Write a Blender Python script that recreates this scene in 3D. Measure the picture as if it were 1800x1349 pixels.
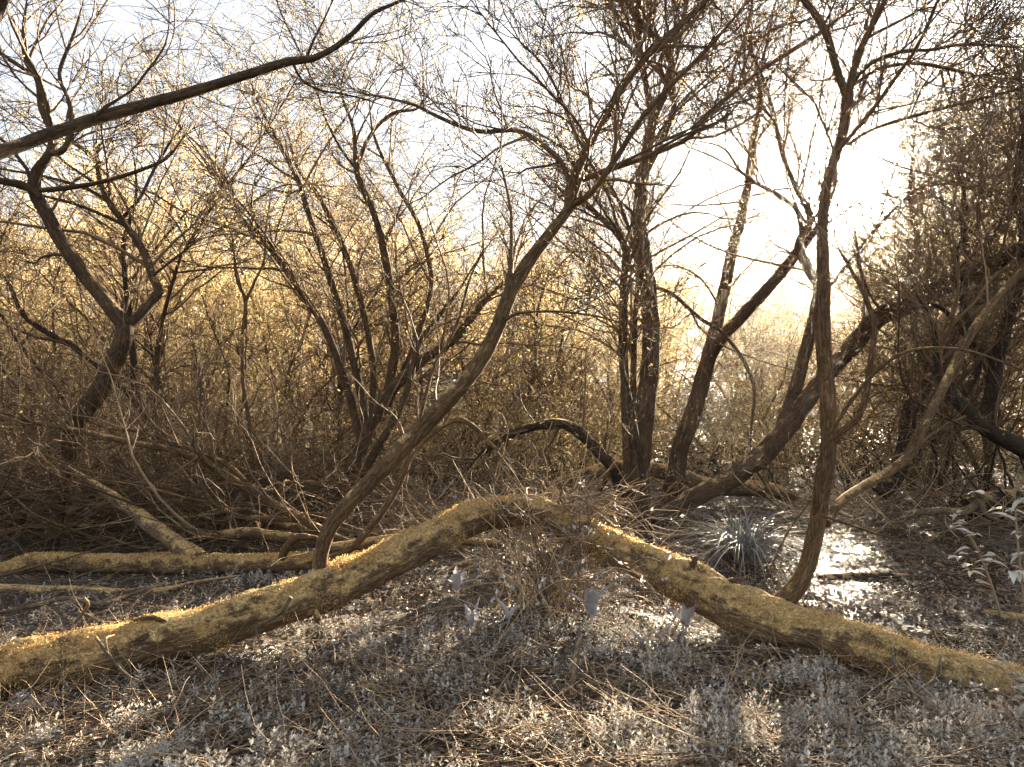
import bpy, math, random, zlib
import numpy as np
from mathutils import Vector, noise as mnoise

S = bpy.context.scene
for o in list(bpy.data.objects):
    bpy.data.objects.remove(o)

# ------------------------------------------------------------------ camera
F, HY, CX, EYE = 1200.0, 740.0, 900.0, 1.5          # photo pixels: focal length, horizon row, centre column; eye height
cam_d = bpy.data.cameras.new('camera'); cam = bpy.data.objects.new('camera', cam_d)
S.collection.objects.link(cam); S.camera = cam
cam.location = (0, 0, EYE); cam.rotation_euler = (math.radians(90), 0, 0)
cam_d.sensor_fit = 'HORIZONTAL'; cam_d.sensor_width = 36.0; cam_d.lens = 36.0 * F / 1800.0
cam_d.shift_y = (HY - 674.5) / 1800.0
cam_d.clip_start = 0.05; cam_d.clip_end = 2000

# ------------------------------------------------------------------ sky, sun, exposure
SUN_AZ = math.atan2(1480 - CX, F)                    # to the right of straight ahead (+Y)
SUN_EL = math.atan2(HY - 335, math.hypot(F, 1480 - CX))
W = bpy.data.worlds.new('World'); S.world = W; W.use_nodes = True
nt = W.node_tree; nt.nodes.clear()
sky = nt.nodes.new('ShaderNodeTexSky'); sky.sky_type = 'NISHITA'; sky.sun_disc = False
sky.sun_elevation = SUN_EL; sky.sun_rotation = SUN_AZ
sky.air_density = 1.0; sky.dust_density = 1.3; sky.ozone_density = 1.0
bg = nt.nodes.new('ShaderNodeBackground'); bg.inputs['Strength'].default_value = 0.053
wo = nt.nodes.new('ShaderNodeOutputWorld')
hs = nt.nodes.new('ShaderNodeHueSaturation'); hs.inputs['Saturation'].default_value = 0.5      # thin high cloud pales the blue
tnt = nt.nodes.new('ShaderNodeMix'); tnt.data_type = 'RGBA'; tnt.blend_type = 'MULTIPLY'; tnt.inputs[0].default_value = 1; tnt.inputs[7].default_value = (.94, .99, 1.08, 1)
nt.links.new(sky.outputs[0], hs.inputs['Color']); nt.links.new(hs.outputs[0], tnt.inputs[6]); 
# a thin bright cloud sheet evens the sky out: s / (1 + s / K)
vd = nt.nodes.new('ShaderNodeVectorMath'); vd.operation = 'MULTIPLY_ADD'; vd.inputs[1].default_value = (1 / 3.2,) * 3; vd.inputs[2].default_value = (1, 1, 1)
ve = nt.nodes.new('ShaderNodeVectorMath'); ve.operation = 'DIVIDE'
nt.links.new(tnt.outputs[2], vd.inputs[0]); nt.links.new(tnt.outputs[2], ve.inputs[0]); nt.links.new(vd.outputs[0], ve.inputs[1]); nt.links.new(ve.outputs[0], bg.inputs['Color']); 
# the sun itself and its close aureole, as part of the sky
tc = nt.nodes.new('ShaderNodeTexCoord'); dp = nt.nodes.new('ShaderNodeVectorMath'); dp.operation = 'DOT_PRODUCT'
dp.inputs[1].default_value = (math.sin(SUN_AZ) * math.cos(SUN_EL), math.cos(SUN_AZ) * math.cos(SUN_EL), math.sin(SUN_EL))
nt.links.new(tc.outputs['Generated'], dp.inputs[0])
def wmath(op, a, b):
    x = nt.nodes.new('ShaderNodeMath'); x.operation = op
    for k, v in enumerate((a, b)):
        if isinstance(v, (int, float)): x.inputs[k].default_value = v
        else: nt.links.new(v, x.inputs[k])
    return x.outputs[0]
ang2 = wmath('MULTIPLY', wmath('SUBTRACT', 1.0, dp.outputs['Value']), 2.0)          # about the squared angle from the sun
glow = wmath('MULTIPLY', wmath('POWER', 2.718, wmath('MULTIPLY', ang2, -1.0 / math.radians(1.7) ** 2)), 120.0)
glow = wmath('ADD', glow, wmath('MULTIPLY', wmath('POWER', 2.718, wmath('MULTIPLY', ang2, -1.0 / math.radians(4.0) ** 2)), .2))
bg2 = nt.nodes.new('ShaderNodeBackground'); bg2.inputs['Color'].default_value = (1, .9, .72, 1); nt.links.new(glow, bg2.inputs['Strength'])
ads = nt.nodes.new('ShaderNodeAddShader'); nt.links.new(bg.outputs[0], ads.inputs[0]); nt.links.new(bg2.outputs[0], ads.inputs[1])
nt.links.new(ads.outputs[0], wo.inputs['Surface'])

sd = bpy.data.lights.new('sun', 'SUN'); sd.energy = 5.0; sd.angle = math.radians(0.6); sd.color = (1.0, 0.84, 0.60)
sun = bpy.data.objects.new('sun', sd); S.collection.objects.link(sun)
to_sun = Vector((math.sin(SUN_AZ) * math.cos(SUN_EL), math.cos(SUN_AZ) * math.cos(SUN_EL), math.sin(SUN_EL)))
sun.rotation_euler = to_sun.to_track_quat('Z', 'Y').to_euler(); sun.location = (10, 20, 12)

S.view_settings.view_transform = 'Standard'; S.view_settings.look = 'None'
S.view_settings.exposure = 3.82; S.view_settings.gamma = 1.0; S.view_settings.use_curve_mapping = False
S.render.engine = 'CYCLES'
cy = S.cycles
cy.max_bounces = 5; cy.diffuse_bounces = 2; cy.glossy_bounces = 2; cy.transmission_bounces = 3; cy.volume_bounces = 0
cy.transparent_max_bounces = 4; cy.caustics_reflective = False; cy.caustics_refractive = False
cy.use_denoising = True; cy.adaptive_threshold = .02; cy.sample_clamp_indirect = 4.0

R = np.random.default_rng(11)
C = S.collection

# ------------------------------------------------------------------ mesh helpers
def P(px, py, Y):
    return np.array([(px - CX) / F * Y, Y, EYE + (HY - py) / F * Y])

def nrm(v):
    return v / np.maximum(np.linalg.norm(v, axis=-1, keepdims=True), 1e-9)

class Geo:
    """Collects vertices, quads and triangles; one Geo becomes one mesh object."""
    def __init__(s):
        s.v = []; s.q = []; s.t = []; s.co = []; s.qt = []; s.tt = []; s.n = 0
    def add(s, v, q=None, t=None, co=None, tint=None):
        v = np.asarray(v, float).reshape(-1, 3)
        s.v.append(v); s.co.append(np.asarray(co, float).reshape(-1, 3) if co is not None else v)
        if q is not None and len(q):
            s.q.append(np.asarray(q, np.int64) + s.n); s.qt.append(tint if tint is not None and t is None else np.full(len(q), .5))
        if t is not None and len(t):
            s.t.append(np.asarray(t, np.int64) + s.n); s.tt.append(tint if tint is not None and q is None else np.full(len(t), .5))
        s.n += len(v)

def build(name, g, mat, parent=None, kind=None, smooth=True, label=None, cat=None, group=None):
    base = np.array(parent.location) if parent is not None else None
    v = np.concatenate(g.v); co = np.concatenate(g.co)
    if parent is not None:
        p = parent
        while p.parent is not None:
            p = p.parent; base = base + np.array(p.location)
        v = v - base
    q = np.concatenate(g.q) if g.q else np.zeros((0, 4), np.int64)
    t = np.concatenate(g.t) if g.t else np.zeros((0, 3), np.int64)
    tint = np.concatenate(g.qt + g.tt) if (g.qt or g.tt) else np.zeros(0)
    me = bpy.data.meshes.new(name)
    nl = q.size + t.size; npoly = len(q) + len(t)
    me.vertices.add(len(v)); me.loops.add(nl); me.polygons.add(npoly)
    me.vertices.foreach_set('co', v.astype(np.float32).ravel())
    me.loops.foreach_set('vertex_index', np.concatenate([q.ravel(), t.ravel()]).astype(np.int32))
    ls = np.concatenate([np.arange(len(q)) * 4, q.size + np.arange(len(t)) * 3]).astype(np.int32)
    me.polygons.foreach_set('loop_start', ls)
    me.polygons.foreach_set('use_smooth', np.full(npoly, smooth))
    me.update(calc_edges=True)
    a = me.attributes.new('bark_co', 'FLOAT_VECTOR', 'POINT'); a.data.foreach_set('vector', co.astype(np.float32).ravel())
    a = me.attributes.new('tint', 'FLOAT', 'FACE'); a.data.foreach_set('value', tint.astype(np.float32))
    me.validate(verbose=False)
    me.materials.append(mat)
    o = bpy.data.objects.new(name, me); C.objects.link(o)
    if parent is not None: o.parent = parent
    if kind: o['kind'] = kind
    if label: o['label'] = label
    if cat: o['category'] = cat
    if group: o['group'] = group
    return o

def thing(name, label, cat, loc, group=None):
    R.bit_generator.state = np.random.default_rng(zlib.crc32(label.encode())).bit_generator.state      # each thing keeps its own shape
    o = bpy.data.objects.new(name, None); C.objects.link(o)
    o.location = tuple(float(a) for a in loc); o.empty_display_size = .2
    o['label'] = label; o['category'] = cat
    if group: o['group'] = group
    return o

def copy_thing(root, loc, rz, sc, label, group=None):
    r = root.copy(); C.objects.link(r); r.location = loc; r.rotation_euler = (0, 0, rz); r.scale = (sc, sc, sc)
    r['label'] = label
    if group: r['group'] = group
    for ch in root.children:
        c = ch.copy(); C.objects.link(c); c.parent = r
        for gch in ch.children:
            d = gch.copy(); C.objects.link(d); d.parent = c
    return r

# ---- value noise, vectorised
def _h(ix, iy, seed):
    n = (ix * 374761393 + iy * 668265263 + seed * 974634777) & 0xffffffff
    n = ((n ^ (n >> 13)) * 1274126177) & 0xffffffff
    return ((n ^ (n >> 16)) & 0xffff) / 65535.0
def vnoise(x, y, seed=0):
    ix = np.floor(x).astype(np.int64); iy = np.floor(y).astype(np.int64); fx = x - ix; fy = y - iy
    fx = fx * fx * (3 - 2 * fx); fy = fy * fy * (3 - 2 * fy)
    a = _h(ix, iy, seed); b = _h(ix + 1, iy, seed); c = _h(ix, iy + 1, seed); d = _h(ix + 1, iy + 1, seed)
    return (a * (1 - fx) + b * fx) * (1 - fy) + (c * (1 - fx) + d * fx) * fy
def fbm(x, y, seed=0, oct=4):
    s = 0; a = .5; f = 1.0
    for k in range(oct):
        s = s + a * vnoise(x * f, y * f, seed + k * 7); a *= .5; f *= 2.03
    return s

# ---- paths and tubes
def spline(ctrl, step):
    """Catmull-Rom through rows of (x,y,z,r); resampled about every step metres."""
    c = np.asarray(ctrl, float)
    c = np.vstack([2 * c[0] - c[1], c, 2 * c[-1] - c[-2]]); out = []
    for i in range(1, len(c) - 2):
        p0, p1, p2, p3 = c[i - 1], c[i], c[i + 1], c[i + 2]
        n = max(2, int(np.linalg.norm((p2 - p1)[:3]) / step))
        t = np.linspace(0, 1, n, endpoint=False)[:, None]
        out.append(.5 * (2 * p1 + (p2 - p0) * t + (2 * p0 - 5 * p1 + 4 * p2 - p3) * t ** 2 + (3 * p1 - p0 - 3 * p2 + p3) * t ** 3))
    out.append(c[-2][None]); o = np.vstack(out); o[:, 3] = np.maximum(o[:, 3], .0015)
    return o

def trace(pts, step=.06, wob=.012):
    """Rows of (photo x, photo y, distance, width in photo pixels) -> a resampled path with radii in metres."""
    c = [np.append(P(x, y, Y), w / 2 / F * Y) for x, y, Y, w in pts]
    p = spline(c, step); n = len(p)
    ph = R.uniform(0, 50, 3); s = np.arange(n) * step
    for k in range(3):
        p[:, k] += wob * (fbm(s * 2.2 + ph[k], s * 0 + k, 5, 3) - .45) * np.minimum(1, np.arange(n) / 4) * np.clip(p[:, 3] / .03, .6, 2)
    if len(pts) > 4 and pts[-1][3] < 11:
        u = np.linspace(0, 1, n); p[:, 3] *= 1 - .7 * np.clip((u - .7) / .3, 0, 1) ** 1.5
    return p

def stem_tube(g, path, sides, rough=.06, rot=0.0, cap=True, lump=0.0):
    """A trunk or limb with an uneven skin; co = (cos, sin, length) so that the bark grain runs along it."""
    p = path[:, :3]; r = path[:, 3]; n = len(p)
    tg = nrm(np.gradient(p, axis=0))
    u = np.cross(tg[0], [0, 0, 1.0]);
    if np.linalg.norm(u) < .2: u = np.cross(tg[0], [0, 1.0, 0])
    u = u / np.linalg.norm(u); U = [u]
    for i in range(1, n):
        u = u - tg[i] * np.dot(u, tg[i]); u = u / np.linalg.norm(u); U.append(u)
    U = np.array(U); V = np.cross(tg, U)
    L = np.concatenate([[0], np.cumsum(np.linalg.norm(np.diff(p, axis=0), axis=1))])
    a = np.linspace(0, 2 * math.pi, sides, endpoint=False) + rot
    ca, sa = np.cos(a), np.sin(a); sd_ = R.integers(0, 900)
    A = np.broadcast_to(a[None], (n, sides)); LL = np.broadcast_to(L[:, None], (n, sides))
    bump = fbm(np.cos(A) * 1.3 + 7, LL * 4 + np.sin(A) * 1.3, sd_, 3) - .45
    knob = np.maximum(0, fbm(LL * 2.1 + 3, np.sin(A) * .9 + np.cos(A) * .6, sd_ + 3, 2) - .55)
    rr = r[:, None] * (1 + rough * 4 * bump + rough * 5 * knob)
    if lump:
        nz = U[:, None, 2] * ca[None] + V[:, None, 2] * sa[None]
        big = fbm(np.sin(A) * 2.0 + 5, LL * 7 + np.cos(A) * 2.0, sd_ + 20, 4) - .42; fine = fbm(np.sin(A) * 7 + LL * 3, LL * 26 + np.cos(A) * 7, sd_ + 40, 3) - .43
        rr = rr + lump * np.clip(nz + .6, .15, 1.2) * (2.2 * np.maximum(big, -.1) + 1.3 * fine)
    v = p[:, None] + (U[:, None] * ca[None, :, None] + V[:, None] * sa[None, :, None]) * rr[..., None]
    co = np.stack([ca[None] * r[:, None], sa[None] * r[:, None], LL], -1)
    i = np.arange(n - 1)[:, None] * sides; j = np.arange(sides)[None]; j2 = (j + 1) % sides
    q = np.stack([i + j, i + j2, i + sides + j2, i + sides + j], -1).reshape(-1, 4)
    g.add(v, q=q, co=co)
    if cap:
        for e, flip in ((0, True), (n - 1, False)):
            ring = v[e]; ctr = p[e] + tg[e] * (-.3 if e == 0 else .3) * r[e]
            vv = np.vstack([ring, ctr[None]]); k = np.arange(sides); t = np.stack([k, (k + 1) % sides, np.full(sides, sides)], -1)
            if flip: t = t[:, ::-1]
            g.add(vv, t=t, co=np.vstack([co[e], co[e].mean(0)[None]]))

def walk(p0, d0, L, n, wob, up, rng=R, target=None):
    m = len(p0); P_ = np.empty((m, n + 1, 3)); P_[:, 0] = p0; d = nrm(d0); st = (L / n)[:, None]
    bend = rng.normal(size=(m, 3)) * wob * .5
    for i in range(n):
        d = d + rng.normal(size=(m, 3)) * wob + bend; d[:, 2] += up; d = nrm(d)
        P_[:, i + 1] = P_[:, i] + d * st
    return P_

def tubes(g, paths, r0, r1, sides):
    m, k, _ = paths.shape
    if m == 0: return
    tg = nrm(np.gradient(paths, axis=1)); mean = nrm(paths[:, -1] - paths[:, 0] + 1e-6)
    ref = np.where(np.abs(mean[:, 2:3]) < .8, np.array([[0, 0, 1.0]]), np.array([[1.0, 0, 0]]))
    ref = nrm(np.cross(mean, ref))
    u = nrm(np.cross(tg, ref[:, None])); v = np.cross(tg, u)
    a = np.linspace(0, 2 * math.pi, sides, endpoint=False)
    r = r0[:, None] + (r1 - r0)[:, None] * np.linspace(0, 1, k)[None]
    vv = paths[:, :, None] + (u[:, :, None] * np.cos(a)[None, None, :, None] + v[:, :, None] * np.sin(a)[None, None, :, None]) * r[:, :, None, None]
    L = np.linalg.norm(paths[:, -1] - paths[:, 0], axis=1)
    co = np.stack(np.broadcast_arrays(np.cos(a)[None, None] * r0[:, None, None], np.sin(a)[None, None] * r0[:, None, None] + np.arange(m)[:, None, None] * .37,
                                      (np.linspace(0, 1, k)[None, :, None] * L[:, None, None])), -1)
    b = (np.arange(m) * k * sides)[:, None, None] + (np.arange(k - 1) * sides)[None, :, None]; j = np.arange(sides)[None, None]; j2 = (j + 1) % sides
    q = np.stack([b + j, b + j2, b + sides + j2, b + sides + j], -1).reshape(-1, 4)
    tint = np.repeat(R.random(m), (k - 1) * sides)
    g.add(vv, q=q, co=co, tint=tint)

def sample(paths, rad, n, t0, t1, rng=R, w=None):
    """n random places on (m,k,3) paths: position, tangent, local radius."""
    m, k, _ = paths.shape
    i = rng.choice(m, n, p=w) if w is not None else rng.integers(0, m, n)
    t = (t0 + (t1 - t0) * rng.random(n)) * (k - 1); j = np.minimum(t.astype(int), k - 2); f = (t - j)[:, None]
    a, b = paths[i, j], paths[i, j + 1]
    return a * (1 - f) + b * f, nrm(b - a), rad[i, j], i, t / (k - 1)

def side_dirs(tg, lo, hi, up, rng=R):
    th = np.radians(rng.uniform(lo, hi, len(tg)))[:, None]
    rv = rng.normal(size=tg.shape); perp = nrm(rv - tg * np.sum(rv * tg, 1, keepdims=True))
    d = tg * np.cos(th) + perp * np.sin(th); d[:, 2] += up
    return nrm(d)

def leaf_quads(g, pos, size, rng=R, droop=0.0, aspect=.42, axis=None, fold=.0):
    """Small pointed leaves: a kite of four corners each."""
    n = len(pos)
    if n == 0: return
    ax = nrm(rng.normal(size=(n, 3)) + np.array([0, 0, -droop])) if axis is None else nrm(axis + .35 * rng.normal(size=(n, 3)))
    rv = rng.normal(size=(n, 3)); sd2 = nrm(rv - ax * np.sum(rv * ax, 1, keepdims=True))
    L = (size * rng.uniform(.6, 1.3, n))[:, None]; w = L * aspect * .5; nn = np.cross(ax, sd2)
    v = np.stack([pos, pos + ax * L * .45 + sd2 * w + nn * w * .3, pos + ax * L + nn * L * rng.normal(size=(n, 1)) * .12, pos + ax * L * .45 - sd2 * w + nn * w * .3], 1)
    g.add(v, q=np.arange(4 * n).reshape(-1, 4), tint=rng.random(n))

DM = (1.9, 1.25, 1.15)
def ramify(stems, gt, gl, dens=(3.0, 9, 4), L=(.9, .42, .17), leaf=.03, leaves=1.0, zmin=.7, up=.04, rmin=.0022, ang=(30, 70), rng=R, tstart=.15, wob=.16, rmul=1.0):
    dens = (dens[0] * DM[0], dens[1] * DM[1], dens[2] * DM[2]); rmin = rmin * 1.25; leaves = leaves / DM[1]
    """Grow three orders of side twigs from stems (list of (n,4) paths); twigs go to gt, leaves to gl."""
    pos = []; tg = []; rr = []
    for s, wgt in stems:
        p = s[:, :3]; seg = np.linalg.norm(np.diff(p, axis=0), axis=1); tot = seg.sum()
        n = rng.poisson(dens[0] * tot * wgt)
        if n == 0: continue
        cum = np.concatenate([[0], np.cumsum(seg)]) / tot
        t = tstart + (1 - tstart) * rng.random(n) ** .8; t[:4] = .93 + .07 * rng.random(len(t[:4]))
        j = np.clip(np.searchsorted(cum, t) - 1, 0, len(p) - 2)
        pos.append(p[j]); tg.append(nrm(p[j + 1] - p[j])); rr.append(s[j, 3])
    if not pos: return None
    pos = np.concatenate(pos); tg = np.concatenate(tg); rr = np.concatenate(rr)
    k = pos[:, 2] > zmin; pos, tg, rr = pos[k], tg[k], rr[k]; n = len(pos)
    if n == 0: return None
    l1 = 1.3 * L[0] * np.clip(rr / .03, .55, 1.9) ** .5 * np.clip(rng.lognormal(-.1, .5, n), .35, 2.6)
    d1 = side_dirs(tg, ang[0], ang[1], .2, rng)
    p1 = walk(pos, d1, l1, 10, wob * .8, up, rng)
    r1 = np.clip(np.minimum(rr * .6, l1 * .0105 * rmul), rmin * 1.2, .022)
    tubes(gt, p1, r1, np.full(n, rmin * .8), 4)
    rad1 = r1[:, None] * np.linspace(1, .3, 11)[None]
    w = l1 / l1.sum()
    n2 = int(dens[1] * l1.sum()); q, t2, rq, i2, _ = sample(p1, rad1, n2, .12, 1, rng, w)
    l2 = L[1] * rng.uniform(.35, 1.5, n2); p2 = walk(q, side_dirs(t2, 25, 65, .15, rng), l2, 4, wob * 1.1, up, rng)
    r2 = np.clip(rq * .65, rmin * .9, .006); tubes(gt, p2, r2, np.full(n2, rmin * .7), 3)
    rad2 = r2[:, None] * np.linspace(1, .4, 5)[None]
    n3 = int(dens[2] * l2.sum())
    ends = p2
    if n3:
        q3, t3, rq3, _, _ = sample(p2, rad2, n3, .2, 1, rng, l2 / l2.sum())
        l3 = L[2] * rng.uniform(.4, 1.5, n3); p3 = walk(q3, side_dirs(t3, 25, 70, .1, rng), l3, 2, wob, up, rng)
        tubes(gt, p3, np.full(n3, rmin * .8), np.full(n3, rmin * .55), 3)
    if leaves > 0:
        nl = int(leaves * (l2.sum() * 6 + (l3.sum() * 8 if n3 else 0)))
        a = int(nl * .4); lp, lt, _, _, _ = sample(p2, rad2, a, .25, 1, rng)
        leaf_quads(gl, lp, leaf, rng, axis=lt + .5 * rng.normal(size=lt.shape))
        if n3:
            lp, lt, _, _, _ = sample(p3, np.ones((n3, 3)), nl - a, .2, 1, rng)
            leaf_quads(gl, lp, leaf, rng, axis=lt + .5 * rng.normal(size=lt.shape))
    return p1

# ------------------------------------------------------------------ materials
def mat_new(name):
    m = bpy.data.materials.new(name); m.use_nodes = True; n = m.node_tree; n.nodes.clear()
    out = n.nodes.new('ShaderNodeOutputMaterial'); return m, n, out
def N(n, typ, **kw):
    x = n.nodes.new(typ)
    for k, v in kw.items():
        if k.startswith('i_'): x.inputs[k[2:].replace('_', ' ')].default_value = v
        else: setattr(x, k, v)
    return x
def ramp(n, stops):
    r = n.nodes.new('ShaderNodeValToRGB'); e = r.color_ramp.elements
    while len(e) < len(stops): e.new(.5)
    for k, (p, c) in enumerate(stops):
        e[k].position = p; e[k].color = (*c, 1) if len(c) == 3 else c
    return r
def attr(n, name):
    a = n.nodes.new('ShaderNodeAttribute'); a.attribute_name = name; return a

def bark(name, dark, light, moss=0.0, moss_col=((.30, .17, .055), (.82, .57, .25)), scale=1.0, bump=.5, lichen=0.0):
    m, n, out = mat_new(name); l = n.links.new
    a = attr(n, 'bark_co'); mp = N(n, 'ShaderNodeMapping'); mp.inputs['Scale'].default_value = (75 * scale, 75 * scale, 26 * scale)
    l(a.outputs['Vector'], mp.inputs['Vector'])
    n1 = N(n, 'ShaderNodeTexNoise', i_Scale=1.0, i_Detail=6.0, i_Roughness=.65); l(mp.outputs[0], n1.inputs['Vector'])
    mp2 = N(n, 'ShaderNodeMapping'); mp2.inputs['Scale'].default_value = (52 * scale, 52 * scale, 7 * scale); l(a.outputs['Vector'], mp2.inputs['Vector'])
    vo = N(n, 'ShaderNodeTexNoise', i_Scale=1.0, i_Detail=3.0, i_Roughness=.6, i_Distortion=.7); l(mp2.outputs[0], vo.inputs['Vector'])
    s1 = N(n, 'ShaderNodeMath', operation='SUBTRACT'); l(vo.outputs['Fac'], s1.inputs[0]); s1.inputs[1].default_value = .5
    s2 = N(n, 'ShaderNodeMath', operation='ABSOLUTE'); l(s1.outputs[0], s2.inputs[0])
    cr = N(n, 'ShaderNodeMapRange'); cr.inputs['From Max'].default_value = .09; cr.inputs['To Min'].default_value = .25; l(s2.outputs[0], cr.inputs['Value'])
    hgt = N(n, 'ShaderNodeMath', operation='MULTIPLY'); l(n1.outputs['Fac'], hgt.inputs[0]); l(cr.outputs[0], hgt.inputs[1])
    rp = ramp(n, [(.08, dark), (.45, tuple(.5 * (x + y) for x, y in zip(dark, light))), (.75, light)]); l(hgt.outputs[0], rp.inputs[0])
    ge = N(n, 'ShaderNodeNewGeometry'); big = N(n, 'ShaderNodeTexNoise', i_Scale=3.5, i_Detail=4.0, i_Roughness=.6); l(ge.outputs['Position'], big.inputs['Vector'])
    vr = N(n, 'ShaderNodeMapRange'); vr.inputs['From Min'].default_value = .3; vr.inputs['From Max'].default_value = .7
    vr.inputs['To Min'].default_value = .65; vr.inputs['To Max'].default_value = 1.3; l(big.outputs['Fac'], vr.inputs['Value'])
    mul = N(n, 'ShaderNodeMix', data_type='RGBA', blend_type='MULTIPLY'); mul.inputs[0].default_value = 1
    l(rp.outputs[0], mul.inputs[6]); l(vr.outputs[0], mul.inputs[7]); col = mul.outputs[2]
    bs = N(n, 'ShaderNodeBsdfPrincipled', i_Roughness=.85); bs.inputs['Specular IOR Level'].default_value = .25
    bm = N(n, 'ShaderNodeBump', i_Strength=bump, i_Distance=.02); l(hgt.outputs[0], bm.inputs['Height']); nor = bm.outputs[0]
    if lichen > 0:
        ln = N(n, 'ShaderNodeTexNoise', i_Scale=22.0, i_Detail=5.0, i_Roughness=.7); l(ge.outputs['Position'], ln.inputs['Vector'])
        lr = N(n, 'ShaderNodeMapRange'); lr.inputs['From Min'].default_value = .66 - .2 * lichen; lr.inputs['From Max'].default_value = .72 - .15 * lichen; l(ln.outputs['Fac'], lr.inputs['Value'])
        mx = N(n, 'ShaderNodeMix', data_type='RGBA'); l(lr.outputs[0], mx.inputs[0]); l(col, mx.inputs[6]); mx.inputs[7].default_value = (.36, .32, .26, 1); col = mx.outputs[2]
    if moss > 0:
        sep = N(n, 'ShaderNodeSeparateXYZ'); l(ge.outputs['Normal'], sep.inputs[0])
        mn = N(n, 'ShaderNodeTexNoise', i_Scale=7.0, i_Detail=6.0, i_Roughness=.7); l(ge.outputs['Position'], mn.inputs['Vector'])
        ad = N(n, 'ShaderNodeMath', operation='MULTIPLY_ADD'); l(mn.outputs['Fac'], ad.inputs[0]); ad.inputs[1].default_value = 4.2; l(sep.outputs['Z'], ad.inputs[2])
        mr = N(n, 'ShaderNodeMapRange'); mr.inputs['From Min'].default_value = 3.05 - 1.4 * moss; mr.inputs['From Max'].default_value = 3.5 - 1.4 * moss; l(ad.outputs[0], mr.inputs['Value'])
        m2 = N(n, 'ShaderNodeTexNoise', i_Scale=60.0, i_Detail=4.0); l(ge.outputs['Position'], m2.inputs['Vector'])
        mc = ramp(n, [(.3, moss_col[0]), (.68, moss_col[1])]); l(m2.outputs['Fac'], mc.inputs[0])
        mx = N(n, 'ShaderNodeMix', data_type='RGBA'); l(mr.outputs[0], mx.inputs[0]); l(col, mx.inputs[6]); l(mc.outputs[0], mx.inputs[7]); col = mx.outputs[2]
        m3 = N(n, 'ShaderNodeTexNoise', i_Scale=160.0, i_Detail=3.0); l(ge.outputs['Position'], m3.inputs['Vector'])
        mm = N(n, 'ShaderNodeMath', operation='MULTIPLY'); l(mr.outputs[0], mm.inputs[0]); l(m3.outputs['Fac'], mm.inputs[1])
        b2 = N(n, 'ShaderNodeBump', i_Strength=.8, i_Distance=.012); l(mm.outputs[0], b2.inputs['Height']); l(nor, b2.inputs['Normal']); nor = b2.outputs[0]
    l(col, bs.inputs['Base Color']); l(nor, bs.inputs['Normal']); l(bs.outputs[0], out.inputs['Surface'])
    return m

def twig_mat(name, a, b, rough=.75):
    m, n, out = mat_new(name); l = n.links.new
    t = attr(n, 'tint'); rp = ramp(n, [(0, a), (1, b)]); l(t.outputs['Fac'], rp.inputs[0])
    bs = N(n, 'ShaderNodeBsdfPrincipled', i_Roughness=rough); bs.inputs['Specular IOR Level'].default_value = .3
    l(rp.outputs[0], bs.inputs['Base Color']); l(bs.outputs[0], out.inputs['Surface']); return m

def leaf_mat(name, a, b, trans=.55, gloss=.0):
    m, n, out = mat_new(name); l = n.links.new
    t = attr(n, 'tint'); rp = ramp(n, [(0, a), (1, b)]); l(t.outputs['Fac'], rp.inputs[0])
    df = N(n, 'ShaderNodeBsdfPrincipled', i_Roughness=.5 if gloss else .7); df.inputs['Specular IOR Level'].default_value = .2 + gloss
    tr = N(n, 'ShaderNodeBsdfTranslucent'); mx = N(n, 'ShaderNodeMixShader'); mx.inputs[0].default_value = trans
    l(rp.outputs[0], df.inputs['Base Color']); l(rp.outputs[0], tr.inputs['Color']); l(df.outputs[0], mx.inputs[1]); l(tr.outputs[0], mx.inputs[2])
    l(mx.outputs[0], out.inputs['Surface']); return m

M = {}
M['log'] = bark('mossy_log_bark', (.065, .037, .017), (.40, .26, .13), moss=.57, bump=.9, lichen=.35)
M['log2'] = bark('weathered_log_bark', (.05, .031, .017), (.30, .20, .115), moss=.42, bump=.7, lichen=.3)
M['bark'] = bark('brown_bark', (.030, .018, .009), (.17, .105, .055), moss=.12, bump=.6)
M['bark_warm'] = bark('warm_brown_bark', (.045, .026, .011), (.25, .150, .068), moss=.16, bump=.6)
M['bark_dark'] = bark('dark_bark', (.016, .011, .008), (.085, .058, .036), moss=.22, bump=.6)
M['bark_pale'] = bark('pale_grey_bark', (.07, .048, .028), (.30, .22, .135), moss=.1, bump=.4, lichen=.3)
M['twig'] = twig_mat('brown_twig', (.055, .034, .017), (.22, .14, .072))
M['twig_dark'] = twig_mat('dark_twig', (.025, .017, .011), (.085, .058, .036))
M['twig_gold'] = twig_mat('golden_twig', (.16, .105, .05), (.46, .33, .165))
M['dead'] = twig_mat('dead_stick', (.08, .05, .026), (.52, .37, .22))
M['leaf'] = leaf_mat('yellow_bud_leaf', (.30, .20, .055), (.72, .56, .24), .6)
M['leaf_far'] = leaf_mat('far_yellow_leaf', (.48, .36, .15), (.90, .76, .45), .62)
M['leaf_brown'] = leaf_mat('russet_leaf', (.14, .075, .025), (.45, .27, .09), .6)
M['pale'] = leaf_mat('pale_grey_leaf', (.24, .205, .165), (.82, .76, .66), .35, .25)
M['blade'] = leaf_mat('grey_sedge_blade', (.12, .115, .115), (.50, .46, .40), .35, .3)
M['broad'] = leaf_mat('broad_grey_leaf', (.40, .39, .41), (.58, .57, .59), .35, .2)
M['litter'] = leaf_mat('wet_dead_leaf', (.022, .014, .009), (.28, .18, .10), .1, .4)

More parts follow.
